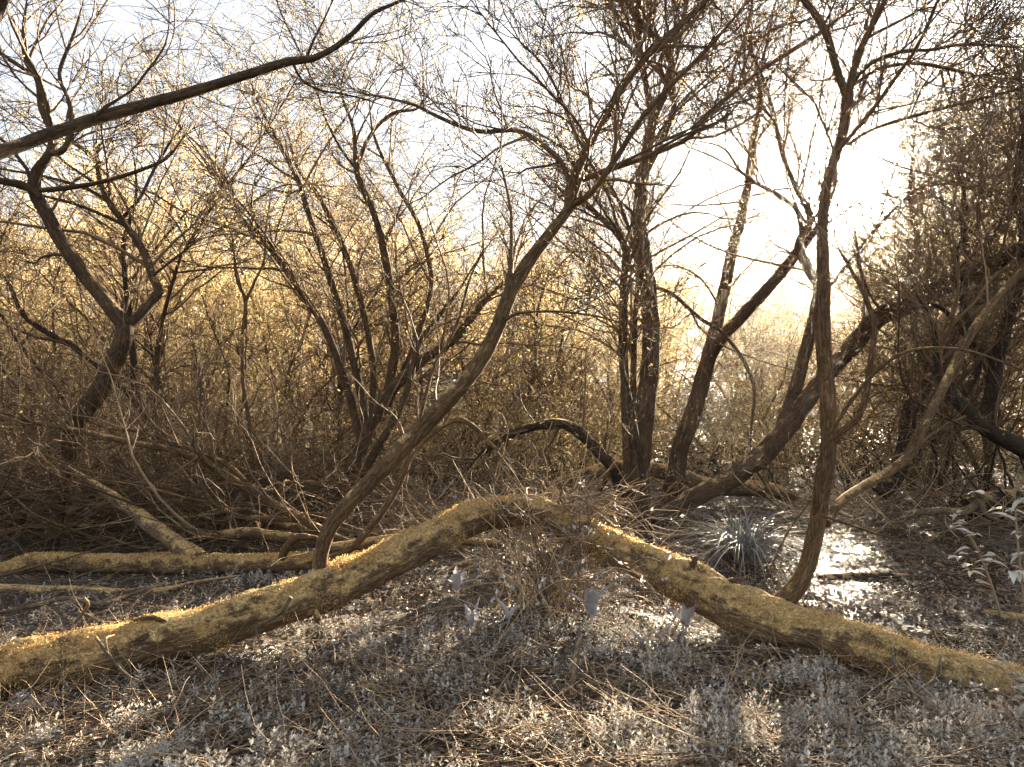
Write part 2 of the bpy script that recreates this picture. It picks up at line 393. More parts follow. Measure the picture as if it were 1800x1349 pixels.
# ground
m, n, out = mat_new('wet_mud'); l = n.links.new
ge = N(n, 'ShaderNodeNewGeometry'); n1 = N(n, 'ShaderNodeTexNoise', i_Scale=3.0, i_Detail=8.0, i_Roughness=.65); l(ge.outputs['Position'], n1.inputs['Vector'])
n2 = N(n, 'ShaderNodeTexNoise', i_Scale=42.0, i_Detail=6.0, i_Roughness=.7); l(ge.outputs['Position'], n2.inputs['Vector'])
rp = ramp(n, [(.3, (.016, .010, .007)), (.5, (.042, .028, .018)), (.72, (.12, .085, .056))]); l(n2.outputs['Fac'], rp.inputs[0])
rr_ = ramp(n, [(.36, (.25,) * 3), (.55, (.8,) * 3)]); l(n1.outputs['Fac'], rr_.inputs[0])
bm = N(n, 'ShaderNodeBump', i_Strength=.9, i_Distance=.03); l(n2.outputs['Fac'], bm.inputs['Height'])
bs = N(n, 'ShaderNodeBsdfPrincipled'); l(rp.outputs[0], bs.inputs['Base Color']); l(rr_.outputs[0], bs.inputs['Roughness']); l(bm.outputs[0], bs.inputs['Normal'])
l(bs.outputs[0], out.inputs['Surface']); M['mud'] = m
# water
m, n, out = mat_new('peaty_water'); l = n.links.new
ge = N(n, 'ShaderNodeNewGeometry'); n1 = N(n, 'ShaderNodeTexNoise', i_Scale=30.0, i_Detail=5.0); l(ge.outputs['Position'], n1.inputs['Vector'])
bm = N(n, 'ShaderNodeBump', i_Strength=.2, i_Distance=.02); l(n1.outputs['Fac'], bm.inputs['Height'])
bs = N(n, 'ShaderNodeBsdfPrincipled', i_Roughness=.05); bs.inputs['Base Color'].default_value = (.030, .019, .010, 1); bs.inputs['Specular IOR Level'].default_value = .42
l(bm.outputs[0], bs.inputs['Normal']); l(bs.outputs[0], out.inputs['Surface']); M['water'] = m

# ------------------------------------------------------------------ ground and water
POOLS = [(3.3, 6.8, 2.3, 2.4, 1.0), (2.2, 9.6, 2.0, 1.5, 1.0), (1.5, 5.9, .9, .8, .7), (5.2, 8.8, 2.6, 2.2, .9), (-1.3, 6.0, 1.2, .5, .6), (-2.6, 4.9, 1.3, .35, .45), (-.5, 5.6, .9, .35, .5), (2.5, 4.7, .9, .5, .6)]
def pool(x, y):
    s = 0
    for cx, cy_, rx, ry, a in POOLS:
        s = s + a * np.exp(-(((x - cx) / rx) ** 2 + ((y - cy_) / ry) ** 2) ** 1.3)
    return np.clip(s, 0, 1.1)
def ground_z(x, y):
    near = np.exp(-(np.maximum(0, np.hypot(x, y - 6) - 8) / 12) ** 2)
    z = .045 - .055 * pool(x, y) + near * (.075 * (fbm(x * 1.3, y * 1.3, 3, 3) - .43) + .10 * (fbm(x * 6, y * 6, 31, 4) - .43))
    far = np.clip((np.hypot(x, y) - 14) / 30, 0, 1)
    return z + far * (.05 + .5 * (fbm(x * .15, y * .15, 77, 3) - .4))
def axis(lo, hi, step, out_lo, out_hi):
    a = list(np.arange(lo, hi, step)); s = step; x = lo
    while x > out_lo: s *= 1.25; x -= s; a.insert(0, x)
    s = step; x = a[-1]
    while x < out_hi: s *= 1.22; x += s; a.append(x)
    return np.array(a)
gx = axis(-4.5, 6.0, .038, -95, 95); gy = axis(2.2, 11.5, .038, -70, 95)
X, Yg = np.meshgrid(gx, gy); Z = ground_z(X, Yg)
g = Geo(); nx, ny = len(gx), len(gy)
i = (np.arange(ny - 1)[:, None] * nx + np.arange(nx - 1)[None]).ravel()
g.add(np.stack([X, Yg, Z], -1), q=np.stack([i, i + 1, i + nx + 1, i + nx], -1))
build('ground', g, M['mud'], kind='structure')
g = Geo(); wx = np.linspace(-12, 14, 27); wy = np.linspace(2.0, 16, 15); Xw, Yw = np.meshgrid(wx, wy)
i = (np.arange(14)[:, None] * 27 + np.arange(26)[None]).ravel()
g.add(np.stack([Xw, Yw, Xw * 0], -1), q=np.stack([i, i + 1, i + 28, i + 27], -1)); build('water', g, M['water'], kind='structure')

# ------------------------------------------------------------------ traced trees
def tree(name, label, cat, stems, mat, tmat, leafmat=None, dens=(3.0, 9, 4), L=(.9, .42, .17), leaves=.6, leaf=.03, zmin=1.0, sides=12, group=None, part0='trunk', rough=.06,
         moss=False, rmin=.0022, root=None, up=.04, ang=(30, 70), tstart=.15, wob=.16, step=.06):
    """stems: list of (part name, traced rows, twig weight). The first one is the trunk. Twigs and leaves are one part each."""
    paths = [trace([(x, y, Y, w * .75) for x, y, Y, w in r], step=step) for _, r, _ in stems]
    b = paths[0][0, :3].copy(); b[2] = max(0.0, float(ground_z(np.array([b[0]]), np.array([b[1]]))[0])) if paths[0][0, 2] < .6 else b[2]
    t = root or thing(name, label, cat, b, group)
    for (pn, _, _), p in zip(stems, paths):
        gg = Geo(); s = sides if p[0, 3] > .05 else (9 if p[0, 3] > .02 else 6); stem_tube(gg, p, s, rough, lump=.10 * p[0, 3] if p[0, 3] > .03 else 0); build(pn, gg, mat, t)
    gt, gl = Geo(), Geo()
    ramify([(p, w) for p, (_, _, w) in zip(paths, stems)], gt, gl, dens, L, leaf, leaves, zmin, up, rmin, ang, tstart=tstart, wob=wob)
    if gt.n: build('twigs', gt, tmat, t, kind='stuff')
    if gl.n and leafmat: build('leaves', gl, leafmat, t, kind='stuff', smooth=False)
    return t, paths

# --- the great mossy arch of a fallen trunk with the two stems that grow from it
LOG = [(-260, 1262, 3.25, 120), (-120, 1222, 3.5, 112), (0, 1190, 3.7, 103), (130, 1160, 3.85, 92), (280, 1130, 4.05, 84), (400, 1100, 4.25, 78), (500, 1066, 4.45, 76), (570, 1040, 4.6, 82), (640, 1010, 4.75, 72),
       (720, 965, 4.95, 68), (800, 925, 5.2, 62), (862, 903, 5.4, 58), (905, 898, 5.45, 54), (950, 908, 5.42, 52), (1010, 930, 5.35, 55), (1070, 958, 5.2, 60), (1150, 998, 4.95, 66), (1250, 1050, 4.65, 78), (1330, 1085, 4.45, 86), (1420, 1118, 4.25, 84),
       (1520, 1148, 4.1, 86), (1620, 1182, 3.92, 90), (1720, 1212, 3.8, 94), (1830, 1236, 3.7, 96), (1960, 1262, 3.6, 96)]
lp = trace([(x, y, Y, w * .95) for x, y, Y, w in LOG], step=.022, wob=.03)
fallen = thing('fallen_tree', 'thick golden-mossed fallen trunk arching across the whole foreground', 'fallen tree', (lp[0, 0], lp[0, 1], 0))
g = Geo(); stem_tube(g, lp, 56, .085, lump=.028); trunk_o = build('trunk', g, M['log'], fallen)
stemB = [(566, 1045, 4.6, 60), (563, 1012, 4.6, 38), (566, 975, 4.6, 34), (580, 930, 4.62, 36), (610, 888, 4.65, 37), (655, 842, 4.7, 38), (720, 778, 4.75, 40), (785, 708, 4.8, 38), (840, 640, 4.85, 36), (876, 575, 4.9, 34), (897, 515, 4.95, 33),
         (930, 460, 5.0, 30), (966, 412, 5.05, 27), (1000, 366, 5.1, 24)]
B1 = [(1000, 366, 5.1, 24), (1001, 335, 5.1, 22), (1018, 295, 5.12, 20), (1050, 228, 5.15, 18), (1090, 162, 5.2, 17), (1140, 95, 5.2, 16), (1200, 40, 5.2, 15), (1270, -25, 5.2, 13), (1330, -90, 5.2, 9)]
B2 = [(1000, 366, 5.1, 18), (1032, 345, 5.0, 16), (1056, 318, 4.95, 14), (1085, 275, 4.9, 13), (1130, 205, 4.85, 12), (1180, 150, 4.8, 11), (1240, 90, 4.8, 10), (1300, 20, 4.8, 8), (1340, -40, 4.8, 6)]
B3 = [(1010, 322, 5.1, 15), (1060, 302, 5.2, 14), (1130, 278, 5.3, 13), (1210, 243, 5.4, 13), (1240, 205, 5.4, 13), (1330, 130, 5.5, 12), (1440, 58, 5.6, 11), (1530, -10, 5.7, 9)]
B4 = [(1003, 325, 5.1, 14), (985, 283, 5.2, 13), (942, 246, 5.3, 12), (905, 229, 5.4, 11), (838, 231, 5.5, 10), (775, 208, 5.6, 9), (720, 182, 5.7, 7), (640, 165, 5.8, 5), (590, 158, 5.8, 3)]
B5 = [(985, 285, 5.2, 7), (960, 292, 5.15, 6), (925, 297, 5.1, 5), (908, 312, 5.1, 4)]
B6 = [(880, 575, 4.9, 8), (900, 555, 4.85, 7), (960, 548, 4.8, 6), (1040, 555, 4.75, 5), (1120, 575, 4.7, 3)]
B7 = [(1055, 318, 5.0, 8), (1010, 230, 5.1, 7), (980, 160, 5.2, 7), (950, 110, 5.3, 6), (900, 60, 5.3, 4), (850, 10, 5.3, 3)]
tree(None, None, None, [('stem', stemB, .25), ('limb', B1, 1.2), ('limb', B2, 1.2), ('limb', B3, 1.3), ('limb', B4, 1.3), ('limb', B5, 1.4), ('limb', B6, .8), ('limb', B7, 1.2)], M['bark_warm'], M['twig'], M['leaf'],
     dens=(4.6, 9, 5), L=(.8, .34, .13), leaves=.45, leaf=.022, zmin=1.9, sides=14, root=fallen, rmin=.0026, tstart=.05)
stemC = [(1352, 1085, 4.45, 62), (1372, 1062, 4.45, 50), (1400, 1035, 4.45, 44), (1420, 990, 4.45, 39), (1434, 930, 4.46, 37), (1446, 860, 4.48, 36), (1456, 780, 4.5, 36), (1455, 700, 4.52, 35), (1449, 620, 4.55, 34), (1447, 560, 4.55, 32),
         (1448, 500, 4.58, 31), (1446, 445, 4.6, 29), (1445, 405, 4.62, 27), (1448, 355, 4.64, 24), (1458, 305, 4.66, 23), (1474, 255, 4.68, 24), (1484, 215, 4.7, 24), (1489, 170, 4.7, 23)]
C1 = [(1489, 170, 4.7, 19), (1472, 125, 4.72, 18), (1456, 70, 4.75, 17), (1436, 30, 4.8, 16), (1405, -10, 4.85, 14), (1370, -70, 4.9, 10)]
C2 = [(1489, 170, 4.7, 18), (1504, 112, 4.65, 17), (1520, 70, 4.6, 16), (1545, 22, 4.6, 15), (1570, -25, 4.6, 12)]
C3 = [(1496, 150, 4.7, 9), (1530, 112, 4.6, 9), (1580, 92, 4.5, 9), (1640, 88, 4.4, 8), (1700, 78, 4.3, 7), (1810, 85, 4.2, 5)]
C4 = [(1500, 150, 4.7, 9), (1545, 122, 4.75, 8), (1610, 112, 4.8, 8), (1680, 125, 4.85, 7), (1740, 135, 4.9, 5), (1820, 142, 5.0, 4)]
C5 = [(1490, 255, 4.7, 8), (1520, 235, 4.75, 8), (1570, 215, 4.85, 9), (1660, 190, 5.0, 8), (1760, 165, 5.1, 7), (1850, 145, 5.2, 6)]
D1 = [(1452, 920, 4.47, 24), (1475, 885, 4.6, 23), (1510, 860, 4.75, 22), (1560, 832, 4.9, 24), (1597, 803, 5.0, 24), (1613, 770, 5.05, 22), (1640, 715, 5.15, 21), (1668, 660, 5.25, 20), (1700, 600, 5.35, 19), (1735, 545, 5.4, 17), (1800, 470, 5.5, 14), (1850, 410, 5.6, 10)]
D2 = [(1462, 785, 4.5, 18), (1478, 760, 4.42, 17), (1508, 735, 4.36, 16), (1522, 695, 4.32, 15), (1530, 640, 4.3, 14), (1537, 580, 4.3, 13), (1526, 535, 4.3, 12), (1505, 490, 4.3, 10), (1475, 440, 4.3, 7), (1462, 400, 4.3, 5)]
D3 = [(1432, 905, 4.45, 11), (1436, 840, 4.35, 10), (1455, 770, 4.28, 10), (1500, 700, 4.2, 9), (1550, 645, 4.15, 9), (1600, 616, 4.1, 8), (1680, 614, 4.05, 7), (1750, 632, 4.0, 6), (1830, 668, 3.95, 4)]
D4 = [(1425, 880, 4.45, 8), (1405, 905, 4.35, 7), (1380, 945, 4.28, 6), (1355, 1000, 4.22, 5), (1340, 1035, 4.2, 3)]
D5 = [(1442, 905, 4.4, 7), (1500, 925, 4.3, 6), (1560, 945, 4.25, 5), (1640, 962, 4.2, 3)]
tree(None, None, None, [('stem', stemC, .15), ('limb', C1, 1.3), ('limb', C2, 1.3), ('limb', C3, 1.4), ('limb', C4, 1.4), ('limb', C5, 1.3), ('limb', D1, .7), ('limb', D2, .35), ('limb', D3, .3), ('limb', D4, .5), ('limb', D5, .5)], M['bark_warm'], M['twig'], M['leaf'],
     dens=(5.5, 9, 5), L=(.8, .34, .13), leaves=.4, leaf=.022, zmin=2.3, sides=14, root=fallen, rmin=.0026, tstart=.05)
for pts in ([(1395, 1108, 4.3, 10), (1400, 1090, 4.28, 9), (1399, 1078, 4.27, 7)], [(1292, 1062, 4.5, 8), (1294, 1040, 4.48, 6)], [(1270, 1030, 4.6, 14), (1285, 1022, 4.55, 12), (1291, 1020, 4.5, 9)], [(1215, 1000, 4.72, 16), (1222, 985, 4.7, 9), (1226, 978, 4.7, 4)],
            [(556, 1075, 4.45, 12), (558, 1088, 4.38, 11), (557, 1093, 4.36, 9)], [(300, 1098, 4.05, 12), (270, 1086, 4.0, 10), (235, 1090, 4.0, 6)]):
    p = trace(pts, step=.01, wob=.0); g = Geo(); stem_tube(g, p, 7, .1); build('broken_stub', g, M['bark_warm'], fallen)

# moss fuzz on the log: thousands of tiny tufts on the upper side
me = trunk_o.data; nv = len(me.polygons); cen = np.empty(nv * 3); me.polygons.foreach_get('center', cen); cen = cen.reshape(-1, 3)
pn_ = np.empty(nv * 3); me.polygons.foreach_get('normal', pn_); pn_ = pn_.reshape(-1, 3)
cen = cen + np.array(fallen.location)
wm = np.clip(pn_[:, 2] * .9 - .12 + 7.0 * (fbm(cen[:, 0] * 5, cen[:, 2] * 7 + cen[:, 1] * 5, 9, 5) - .47), 0, 1.0); wm[cen[:, 1] > 7] = 0
k = R.choice(nv, 36000, p=wm / wm.sum())
g = Geo(); leaf_quads(g, cen[k] + R.normal(size=(36000, 3)) * .008, .013, axis=pn_[k] + .5 * R.normal(size=(36000, 3)), aspect=.4)
M['moss'] = leaf_mat('golden_moss', (.34, .19, .06), (.95, .68, .31), .4)
build('moss', g, M['moss'], fallen, kind='stuff', smooth=False)

# --- overhead limb and the near trunk at the top left corner
near = [(-330, 1500, 2.6, 100), (-270, 1000, 2.62, 92), (-180, 500, 2.65, 86), (-95, 200, 2.68, 84), (-40, 40, 2.7, 84), (10, -100, 2.72, 78), (40, -260, 2.75, 66)]
I1 = [(-210, 345, 2.9, 34), (-120, 312, 3.1, 31), (0, 268, 3.4, 29), (100, 232, 3.6, 28), (200, 200, 3.8, 27), (300, 173, 3.9, 25), (370, 152, 3.95, 23), (440, 130, 4.0, 21), (510, 108, 4.0, 20), (550, 104, 4.0, 16), (590, 84, 4.0, 15), (620, 60, 4.0, 14), (655, 25, 4.0, 14), (705, 2, 4.0, 11), (760, -25, 4.0, 8)]
I2 = [(515, 112, 4.0, 7), (530, 140, 4.05, 6), (560, 158, 4.1, 5), (620, 170, 4.2, 4), (700, 195, 4.3, 3)]
I3 = [(538, 104, 4.0, 7), (552, 70, 4.0, 6), (570, 35, 4.0, 5), (590, -10, 4.0, 4)]
I4 = [(165, 205, 3.7, 8), (190, 185, 3.75, 7), (230, 160, 3.8, 6), (255, 130, 3.85, 6), (290, 80, 3.9, 5), (300, 20, 3.9, 4)]
tree('leaning_tree', 'near dark tree in the top left corner holding the long bare limb across the sky', 'tree', [('trunk', near, 0), ('limb', I1, .7), ('limb', I2, 1.0), ('limb', I3, 1), ('limb', I4, 1)], M['bark'], M['twig'], M['leaf'],
     dens=(2.6, 8, 4), L=(.5, .26, .11), leaves=.5, leaf=.022, zmin=1.6, sides=20, rmin=.0022, step=.05)

# --- twisted tree at the left
H0 = [(84, 985, 7.70, 36), (92, 945, 7.70, 34), (104, 880, 7.70, 30), (122, 815, 7.70, 30), (124, 762, 7.70, 37), (150, 722, 7.65, 44), (180, 680, 7.60, 44), (202, 632, 7.55, 41), (217, 598, 7.50, 41), (219, 572, 7.50, 39)]
H1 = [(219, 572, 7.50, 37), (196, 543, 7.45, 34), (152, 490, 7.40, 32), (112, 432, 7.35, 30), (84, 382, 7.30, 29), (60, 338, 7.25, 28), (66, 300, 7.20, 23), (88, 270, 7.20, 21), (92, 235, 7.20, 18), (76, 195, 7.20, 17), (68, 145, 7.20, 16), (45, 100, 7.20, 14), (42, 50, 7.20, 13), (50, -20, 7.20, 9)]
H2 = [(221, 575, 7.50, 25), (245, 556, 7.60, 24), (268, 528, 7.70, 23), (280, 512, 7.75, 21), (268, 488, 7.80, 18), (256, 450, 7.85, 17), (228, 405, 7.90, 16), (196, 362, 7.95, 15), (180, 330, 8.00, 13), (172, 290, 8.05, 12), (175, 255, 8.10, 10), (215, 245, 8.10, 8)]
H3 = [(70, 345, 7.20, 16), (40, 325, 7.10, 17), (0, 318, 7.00, 16), (-60, 300, 6.90, 14)]
H4 = [(66, 335, 7.20, 12), (110, 332, 7.10, 12), (170, 322, 7.00, 10), (230, 305, 6.95, 9), (290, 280, 6.90, 8), (320, 245, 6.90, 7), (335, 222, 6.90, 5)]
H5 = [(88, 270, 7.20, 14), (110, 265, 7.10, 14), (125, 235, 7.10, 13), (122, 180, 7.10, 10), (105, 130, 7.10, 9), (130, 60, 7.10, 7), (150, -10, 7.10, 5)]
H6 = [(265, 488, 7.80, 7), (300, 460, 7.70, 6), (345, 425, 7.70, 3)]
H7 = [(214, 385, 7.90, 9), (245, 350, 7.90, 8), (270, 300, 8.00, 7), (300, 250, 8.00, 6), (330, 215, 8.00, 5)]
tree('willow_tree', 'twisted mossy forked tree standing in the dark brushwood at the far left', 'tree', [('trunk', H0, .05), ('limb', H1, .8), ('limb', H2, .9), ('limb', H3, 1), ('limb', H4, 1.1), ('limb', H5, 1.2), ('limb', H6, 1), ('limb', H7, 1.1)], M['bark'], M['twig'], M['leaf'],
     dens=(3.6, 8, 4), L=(1.2, .5, .2), leaves=.5, leaf=.035, zmin=2.4)

# --- the many-stemmed willow left of centre
J1 = [(597, 890, 10.0, 26), (618, 830, 10.0, 30), (645, 765, 10.0, 30), (672, 708, 9.95, 28), (705, 668, 9.9, 27), (745, 632, 9.85, 24), (790, 603, 9.8, 22), (825, 566, 9.8, 20), (852, 530, 9.8, 18), (885, 498, 9.8, 15), (920, 470, 9.8, 10)]
J2 = [(640, 800, 10.1, 20), (612, 690, 10.2, 18), (572, 580, 10.3, 17), (520, 500, 10.4, 16), (470, 430, 10.5, 15), (425, 385, 10.5, 13), (405, 330, 10.5, 11), (370, 280, 10.5, 9), (330, 240, 10.5, 7), (270, 215, 10.5, 5)]
J3 = [(650, 780, 10.1, 20), (628, 660, 10.0, 18), (600, 555, 9.9, 17), (568, 450, 9.8, 16), (542, 375, 9.8, 14), (525, 320, 9.8, 12), (490, 250, 9.8, 10), (450, 170, 9.8, 8), (430, 100, 9.8, 5)]
J4 = [(655, 770, 10.2, 18), (655, 640, 10.4, 16), (632, 520, 10.6, 15), (598, 420, 10.8, 13), (560, 345, 11, 11), (520, 290, 11, 9), (500, 200, 11, 6)]
J5 = [(668, 740, 10.1, 22), (694, 620, 10.1, 21), (688, 520, 10.1, 19), (672, 430, 10.1, 17), (655, 370, 10.1, 15), (628, 305, 10.1, 13), (622, 230, 10.1, 9), (600, 150, 10.1, 7), (640, 60, 10.1, 4)]
J6 = [(680, 720, 10.3, 14), (730, 600, 10.4, 13), (758, 500, 10.5, 12), (738, 400, 10.5, 11), (700, 330, 10.5, 9), (655, 230, 10.5, 7), (650, 120, 10.5, 4)]
J7 = [(640, 320, 10.1, 10), (628, 300, 10.1, 10), (650, 240, 10.0, 9), (690, 200, 9.9, 8), (735, 190, 9.9, 6), (760, 150, 9.9, 4)]
J8 = [(610, 900, 9.7, 18), (640, 830, 9.6, 20), (680, 760, 9.5, 20), (715, 690, 9.5, 16), (740, 600, 9.5, 12), (800, 520, 9.5, 9), (850, 440, 9.5, 6)]
tree('willow_tree', 'many-stemmed dark willow fanning out behind the leaning stem left of centre', 'tree', [('trunk', J1, .6), ('stem', J2, .9), ('stem', J3, .9), ('stem', J4, .9), ('stem', J5, .9), ('stem', J6, .9), ('limb', J7, 1.1), ('stem', J8, .6)], M['bark'], M['twig'], M['leaf'],
     dens=(2.6, 8, 3.5), L=(1.15, .5, .2), leaves=.7, leaf=.035, zmin=1.6)

# --- trees standing in the water right of centre
F0 = [(1122, 922, 10.0, 64), (1122, 880, 10.0, 56), (1126, 810, 10.0, 50), (1134, 730, 10.0, 46), (1142, 650, 10.0, 42), (1145, 580, 10.0, 40), (1138, 500, 10.0, 38), (1128, 430, 10.0, 35), (1124, 375, 10.0, 32), (1130, 310, 10.0, 29), (1142, 240, 10.0, 25), (1150, 200, 10.0, 23)]
F1 = [(1150, 205, 10.0, 20), (1180, 130, 10.0, 17), (1165, 80, 10.0, 15), (1120, 35, 10.0, 13), (1085, -30, 10.0, 9)]
F2 = [(1148, 215, 10.0, 16), (1130, 120, 10.1, 13), (1122, 40, 10.2, 11), (1128, -30, 10.2, 8)]
F3 = [(1132, 310, 10.0, 16), (1165, 245, 9.9, 15), (1185, 180, 9.9, 13), (1160, 110, 9.9, 11), (1200, 40, 9.9, 9), (1215, -30, 9.9, 6)]
F4 = [(1106, 880, 10.0, 24), (1103, 780, 10.0, 22), (1098, 680, 10.0, 21), (1095, 580, 10.0, 20), (1097, 490, 10.0, 18), (1099, 440, 10.0, 17), (1080, 405, 10.0, 16), (1045, 372, 10.0, 13), (1010, 330, 10.0, 8), (960, 270, 10.0, 5)]
F5 = [(1112, 760, 10.1, 16), (1114, 660, 10.2, 15), (1116, 560, 10.2, 13), (1120, 470, 10.3, 10), (1090, 360, 10.3, 8), (1040, 280, 10.3, 6), (980, 200, 10.3, 4)]
F6 = [(1140, 500, 10.0, 9), (1185, 520, 9.8, 9), (1230, 560, 9.6, 9), (1270, 585, 9.4, 9), (1310, 640, 9.3, 9), (1326, 690, 9.3, 8), (1320, 760, 9.3, 7), (1318, 820, 9.3, 4)]
tree('willow_tree', 'tall straight dark willow rising from the water right of centre', 'tree', [('trunk', F0, .5), ('limb', F1, 1.2), ('limb', F2, 1.2), ('limb', F3, 1.2), ('stem', F4, .9), ('stem', F5, .9), ('limb', F6, .4)], M['bark'], M['twig'], M['leaf'],
     dens=(5.2, 8, 4), L=(1.35, .5, .2), leaves=.5, leaf=.035, zmin=2.2)
Fp = [(1143, 972, 7.75, 22), (1138, 930, 7.8, 19), (1133, 885, 7.85, 18), (1128, 830, 7.9, 15), (1118, 760, 8.0, 12), (1108, 700, 8.1, 9), (1090, 620, 8.2, 6)]
tree('sapling', 'thin dark young stem rising from the water just in front of the tall straight willow', 'sapling', [('trunk', Fp, .6)], M['bark_dark'], M['twig'], M['leaf'], dens=(4, 8, 3), L=(.5, .25, .12), leaves=.4, zmin=.8)
E0 = [(1150, 915, 10.2, 44), (1185, 897, 10.2, 44), (1235, 868, 10.2, 46), (1290, 838, 10.2, 48), (1335, 805, 10.2, 48), (1372, 765, 10.2, 46), (1412, 712, 10.2, 42), (1452, 660, 10.2, 40), (1495, 612, 10.0, 42), (1535, 566, 9.7, 44), (1580, 538, 9.3, 44), (1640, 512, 8.8, 43), (1700, 488, 8.3, 42), (1770, 452, 7.8, 40), (1860, 410, 7.3, 34), (1950, 360, 7.0, 24)]
E1 = [(1368, 772, 10.2, 32), (1382, 730, 10.3, 31), (1400, 680, 10.4, 30), (1418, 610, 10.5, 29), (1434, 545, 10.6, 28), (1440, 505, 10.6, 26), (1420, 470, 10.6, 24), (1405, 430, 10.6, 22), (1425, 385, 10.6, 18), (1400, 330, 10.6, 14), (1375, 270, 10.6, 11), (1355, 180, 10.6, 9), (1330, 110, 10.6, 7), (1290, 20, 10.6, 5)]
E2 = [(1535, 566, 9.7, 22), (1570, 558, 9.4, 20), (1610, 538, 9.0, 16), (1650, 505, 8.8, 10), (1720, 440, 8.6, 6)]
E3 = [(1412, 425, 10.6, 14), (1400, 370, 10.5, 12), (1370, 345, 10.5, 11), (1335, 325, 10.5, 9), (1300, 300, 10.5, 7), (1270, 260, 10.5, 5), (1210, 245, 10.5, 3)]
E4 = [(1435, 525, 10.6, 10), (1470, 490, 10.5, 9), (1500, 450, 10.4, 8), (1560, 380, 10.3, 7), (1640, 310, 10.2, 6), (1720, 260, 10.2, 5), (1820, 220, 10.2, 4)]
tree('willow_tree', 'long grey willow trunk leaning low out of the water to the right, under the sun', 'tree', [('trunk', E0, .35), ('stem', E1, .6), ('limb', E2, .8), ('limb', E3, .9), ('limb', E4, .9)], M['bark'], M['twig'], M['leaf'],
     dens=(3.4, 8, 3.5), L=(1.2, .5, .2), leaves=.4, leaf=.035, zmin=2.6, tstart=.3)
G0 = [(1162, 905, 11.3, 44), (1185, 850, 11.3, 44), (1196, 790, 11.3, 42), (1216, 730, 11.3, 42), (1238, 655, 11.3, 38), (1258, 585, 11.3, 30), (1272, 515, 11.3, 28), (1288, 440, 11.3, 26), (1303, 380, 11.3, 23), (1316, 320, 11.3, 20), (1324, 250, 11.3, 17), (1336, 180, 11.3, 14), (1325, 110, 11.3, 10), (1290, 40, 11.3, 7)]
G1 = [(1240, 650, 11.3, 28), (1265, 600, 11.2, 28), (1300, 560, 11.1, 28), (1345, 512, 11.0, 27), (1385, 465, 10.9, 26), (1420, 420, 10.9, 24), (1438, 400, 10.9, 18), (1446, 370, 10.9, 11), (1440, 300, 10.9, 7)]
G2 = [(1312, 330, 11.3, 12), (1345, 220, 11.2, 11), (1375, 280, 11.1, 10), (1395, 330, 11.0, 7)]
tree('willow_tree', 'brown forked willow behind the tall straight one, one fork slanting up to the sun', 'tree', [('trunk', G0, .6), ('stem', G1, .5)], M['bark'], M['twig'], M['leaf'], dens=(3.2, 8, 3.5), L=(1.2, .5, .2), leaves=.5, leaf=.035, zmin=2.2)

# --- dark trees at the right edge
N0 = [(1880, 850, 8.3, 44), (1800, 790, 8.3, 42), (1745, 760, 8.3, 38), (1705, 728, 8.3, 34), (1672, 690, 8.3, 26), (1650, 640, 8.3, 20), (1640, 570, 8.3, 14), (1610, 520, 8.3, 9)]
N1 = [(1725, 750, 8.3, 36), (1742, 700, 8.3, 34), (1752, 640, 8.3, 30), (1770, 570, 8.3, 28), (1790, 500, 8.3, 24), (1800, 420, 8.3, 20), (1785, 330, 8.3, 16), (1800, 200, 8.3, 12), (1780, 80, 8.3, 8)]
N2 = [(1755, 640, 8.3, 14), (1710, 600, 8.2, 14), (1700, 560, 8.2, 13), (1680, 470, 8.2, 11), (1700, 380, 8.2, 9), (1680, 280, 8.2, 6)]
N3 = [(1690, 705, 8.3, 16), (1720, 640, 8.4, 14), (1690, 580, 8.5, 12), (1650, 540, 8.5, 10), (1600, 530, 8.5, 8)]
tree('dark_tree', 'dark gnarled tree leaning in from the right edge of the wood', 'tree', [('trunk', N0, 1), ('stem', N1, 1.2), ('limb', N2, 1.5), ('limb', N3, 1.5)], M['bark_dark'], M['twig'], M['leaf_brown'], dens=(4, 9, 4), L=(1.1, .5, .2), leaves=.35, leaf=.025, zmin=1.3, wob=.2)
Q0 = [(1545, 868, 10.8, 40), (1575, 835, 10.8, 38), (1592, 780, 10.8, 36), (1598, 720, 10.8, 34), (1625, 680, 10.8, 28), (1660, 630, 10.8, 24), (1690, 560, 10.8, 20), (1705, 470, 10.8, 15), (1690, 380, 10.8, 11), (1710, 260, 10.8, 7)]
Q1 = [(1640, 660, 10.8, 20), (1612, 600, 10.9, 16), (1605, 520, 11, 14), (1615, 430, 11, 12), (1600, 340, 11, 9), (1610, 220, 11, 6)]
tree('dark_tree', 'dark curved trunk standing in the brown thicket below and right of the sun', 'tree', [('trunk', Q0, .9), ('stem', Q1, 1.2)], M['bark_dark'], M['twig'], M['leaf_brown'], dens=(2.6, 9, 4), L=(1.3, .55, .22), leaves=.35, leaf=.028, zmin=1.2, wob=.2)

